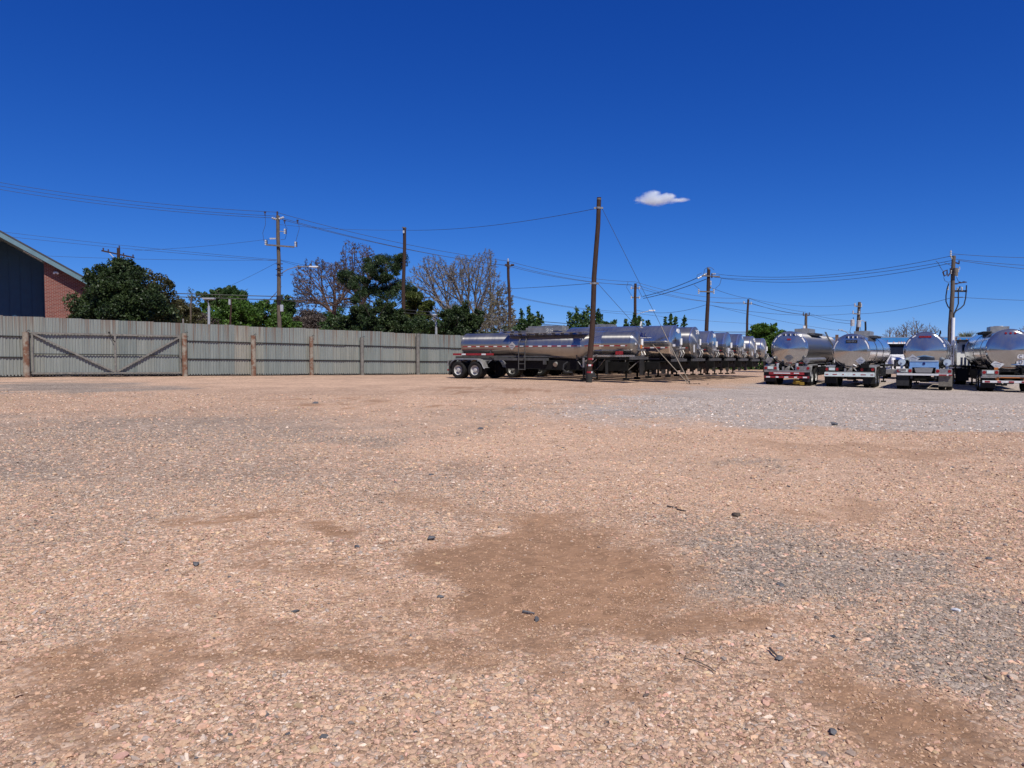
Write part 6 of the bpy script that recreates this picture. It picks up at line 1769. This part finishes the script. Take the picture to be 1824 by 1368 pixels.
for q in range(44):
    an = random.uniform(0, 6.28); el = random.uniform(-.2, 1.3); L_ = random.uniform(1.3, 2.0)
    d = Vector((math.cos(an) * math.cos(el), math.sin(an) * math.cos(el), math.sin(el))); s_ = d.cross(Vector((0, 0, 1))).normalized()
    for w in range(7):
        a_ = (w - 3) * .17; dd = (d * math.cos(a_) + s_ * math.sin(a_)); b0 = Vector((0, 0, H * .70)) + d * L_ * .45
        e = b0 + dd * L_ * .75 + Vector((0, 0, -.25 * random.random())); k = len(vs)
        vs += [tuple(b0), tuple(b0.lerp(e, .5) + Vector((.05, 0, .05))), tuple(e), tuple(b0.lerp(e, .5) - Vector((.05, 0, .02)))]; fs.append((k, k + 1, k + 2, k + 3))
mb = MB(); mb.add(vs, fs); obj('crown', mb.mesh('crown', M['leafgrey'], fix=False), o)
# low growth closing the view behind the row of trailers
cl = []
for q in range(420):
    px = RNG.uniform(640, 1420); dep = RNG.uniform(88, 104)
    cl.append((xat(px, dep), dep, RNG.uniform(-.3, 3.0 if px < 1330 else 2.2)))
v, f = leaf_quads(np.repeat(np.array(cl), 60, 0) + RNG.normal(0, .75, (420 * 60, 3)) * np.array([1, 1, .6]), .3)
hd_o = obj('undergrowth', npmesh('undergrowth', v, f, M['leafmid'], 4)); tag(hd_o, 'low dark undergrowth along the far side of the road behind the trailers', 'undergrowth', kind='stuff')
# the far side of the yard behind the photographer, mirrored in the tanks
cl = []
for q in range(700):
    an = RNG.uniform(math.pi * 1.03, math.pi * 1.97); dep = RNG.uniform(85, 110)
    cl.append((math.cos(an) * dep, math.sin(an) * dep, RNG.uniform(0, 1) ** 1.4 * (5.5 + 3 * math.sin(an * 13))))
v, f = leaf_quads(np.repeat(np.array(cl), 40, 0) + RNG.normal(0, 1.3, (700 * 40, 3)) * np.array([1, 1, .7]), .8)
tl = obj('treeline', npmesh('treeline', v, f, M['leafmid'], 4)); tag(tl, 'line of trees on the far side of the yard, mirrored in the tank heads', 'trees', kind='stuff')

# ------------------------------------------------------------------ one small cloud
cm = bpy.data.materials.new('cloud_vapour'); cm.use_nodes = True
cn, cl_ = cm.node_tree.nodes, cm.node_tree.links; cn.clear()
out = cn.new('ShaderNodeOutputMaterial'); pv = cn.new('ShaderNodeVolumePrincipled'); cl_.new(pv.outputs[0], out.inputs['Volume'])
pv.inputs['Color'].default_value = (.90, .955, .99, 1); pv.inputs['Anisotropy'].default_value = -.1
tc = cn.new('ShaderNodeTexCoord')
n1 = node(cn, 'ShaderNodeTexNoise', Scale=2.4, Detail=8., Roughness=.66); cl_.new(tc.outputs['Object'], n1.inputs['Vector'])
# a long flat-based body with two humps, worn away by noise
def blob(c_, r_):
    s_ = node(cn, 'ShaderNodeVectorMath', operation='SUBTRACT'); cl_.new(tc.outputs['Object'], s_.inputs[0]); s_.inputs[1].default_value = c_
    d_ = node(cn, 'ShaderNodeVectorMath', operation='DIVIDE'); cl_.new(s_.outputs[0], d_.inputs[0]); d_.inputs[1].default_value = r_
    l_ = node(cn, 'ShaderNodeVectorMath', operation='LENGTH'); cl_.new(d_.outputs[0], l_.inputs[0])
    q_ = node(cn, 'ShaderNodeMath', operation='SUBTRACT'); q_.inputs[0].default_value = 1.; cl_.new(l_.outputs['Value'], q_.inputs[1]); return q_.outputs[0]
bl = [blob((-.15, 0, -.12), (.95, .5, .34)), blob((-.30, 0, .16), (.50, .45, .36)), blob((.42, 0, .10), (.44, .4, .30)), blob((-.12, 0, .40), (.26, .3, .22)), blob((.95, 0, -.10), (.55, .3, .16))]
cur = bl[0]
for q_ in bl[1:]:
    mx_ = node(cn, 'ShaderNodeMath', operation='SMOOTH_MAX'); mx_.inputs[2].default_value = .25; cl_.new(cur, mx_.inputs[0]); cl_.new(q_, mx_.inputs[1]); cur = mx_.outputs[0]
ad_ = node(cn, 'ShaderNodeMath', operation='MULTIPLY_ADD'); ad_.inputs[1].default_value = 1.75; cl_.new(n1.outputs[0], ad_.inputs[0])
sb_ = node(cn, 'ShaderNodeMath', operation='SUBTRACT'); cl_.new(cur, sb_.inputs[0]); sb_.inputs[1].default_value = .88; cl_.new(sb_.outputs[0], ad_.inputs[2])
mr_ = node(cn, 'ShaderNodeMapRange'); mr_.inputs[1].default_value = 0.; mr_.inputs[2].default_value = .85; mr_.inputs[3].default_value = 0.; mr_.inputs[4].default_value = .15
cl_.new(ad_.outputs[0], mr_.inputs[0]); cl_.new(mr_.outputs[0], pv.inputs['Density'])
CD = 1400.
cc = at(1172, 354, CD)
mb = MB(); mb.box((.1, 0, 0), (3.6, 1.4, 1.5))
me = mb.mesh('cloud', cm)
co = obj('cloud', me, None, cc); sc_ = 37 / F_PX * CD; co.scale = (sc_, sc_, sc_ * .68)
tag(co, 'single small white cloud in the blue sky right of the leaning yard pole', 'cloud')

# ------------------------------------------------------------------ bits lying on the gravel
def rock(px, py, s, label, name='dark_stone', cat='stone', m='darkstone', flat=.5):
    p = gpt(px, py)
    bm = bmesh.new()
    for q in range(18):
        d = Vector(RNG.normal(size=3)).normalized(); bm.verts.new(Vector((d.x * s * RNG.uniform(.4, .6), d.y * s * RNG.uniform(.3, .5), d.z * s * flat * .5)))
    bmesh.ops.convex_hull(bm, input=bm.verts); bmesh.ops.delete(bm, geom=[v for v in bm.verts if not v.link_faces], context='VERTS'); bmesh.ops.recalc_face_normals(bm, faces=bm.faces)
    me_ = bpy.data.meshes.new(name); bm.to_mesh(me_); bm.free(); me_.materials.append(M[m])
    o_ = obj(name, me_, None, p + Vector((0, 0, s * flat * .22)), (0, 0, random.uniform(0, 3)))
    return tag(o_, label, cat, 'dark stones scattered on the gravel' if name == 'dark_stone' else None)
rock(347, 1006, .075, 'dark bluish stone on the left gravel, left of the brown streak')
rock(785, 1063, .055, 'small dark stone left of the edge of the large brown dirt patch')
rock(767, 960, .085, 'flat dark stone just above left of the large brown dirt patch')
rock(635, 975, .06, 'small dark stone in the gravel between two brown streaks')
rock(768, 848, .095, 'dark stone near the middle of the yard, farther off than the dirt patch')
rock(1313, 920, .13, 'large brownish dark stone at the edge of the grey gravel patch', m='bark')
rock(562, 719, .22, 'far dark stone before the fence, left of the sideways trailer')
rock(1390, 1043, .065, 'dark stone inside the grey gravel patch at the right')
rock(1482, 1305, .05, 'dark stone near the bottom right on brown soil')
rock(856, 765, .15, 'far small dark stone in the sandy strip under the tank trailer')
rock(1485, 757, .2, 'far dark stone at the edge of the pale gravel drive')
rock(1760, 997, .07, 'dark stone at the far right of the gravel')
rock(305, 1253, .06, 'chalk white flat stone at the lower left', 'white_stone', 'stone', 'tapewhite', .3)
rock(1703, 1088, .06, 'chalk white stone at the right beyond the grey patch', 'white_stone', 'stone', 'tapewhite', .4)
def stick(pts, r, label, name='stick', m='twig'):
    P_ = [gpt(*p) for p in pts]; o0 = P_[0]
    mb = MB(); mb.tube([p - o0 + Vector((0, 0, r * .8 + .006)) for p in P_], r, 6, r * .6)
    o_ = obj(name, mb.mesh(name, M[m], True), None, o0); return tag(o_, label, 'stick')
stick([(931, 1092), (942, 1094), (952, 1096)], .008, 'short straight dark stick on the large brown dirt patch', m='darkstone')
rock(956, 1106, .055, 'crumpled dark grey scrap touching the short straight stick', 'scrap', 'scrap', 'darkstone', .7)
stick([(1371, 1158), (1378, 1166), (1385, 1172)], .007, 'short bent dark stick on pink gravel below the grey patch')
rock(1388, 1174, .045, 'small dark lump at the end of the bent dark stick', 'scrap', 'scrap', 'darkstone', .6)
stick([(1219, 1175), (1240, 1180), (1262, 1190), (1275, 1200)], .0035, 'long thin curved twig on the gravel below the dirt patch', 'twig')
stick([(1189, 904), (1200, 906), (1206, 907)], .011, 'short black stick left of the large brownish stone')
stick([(1206, 909), (1214, 911), (1222, 912)], .009, 'second short black stick lying end to end with another')
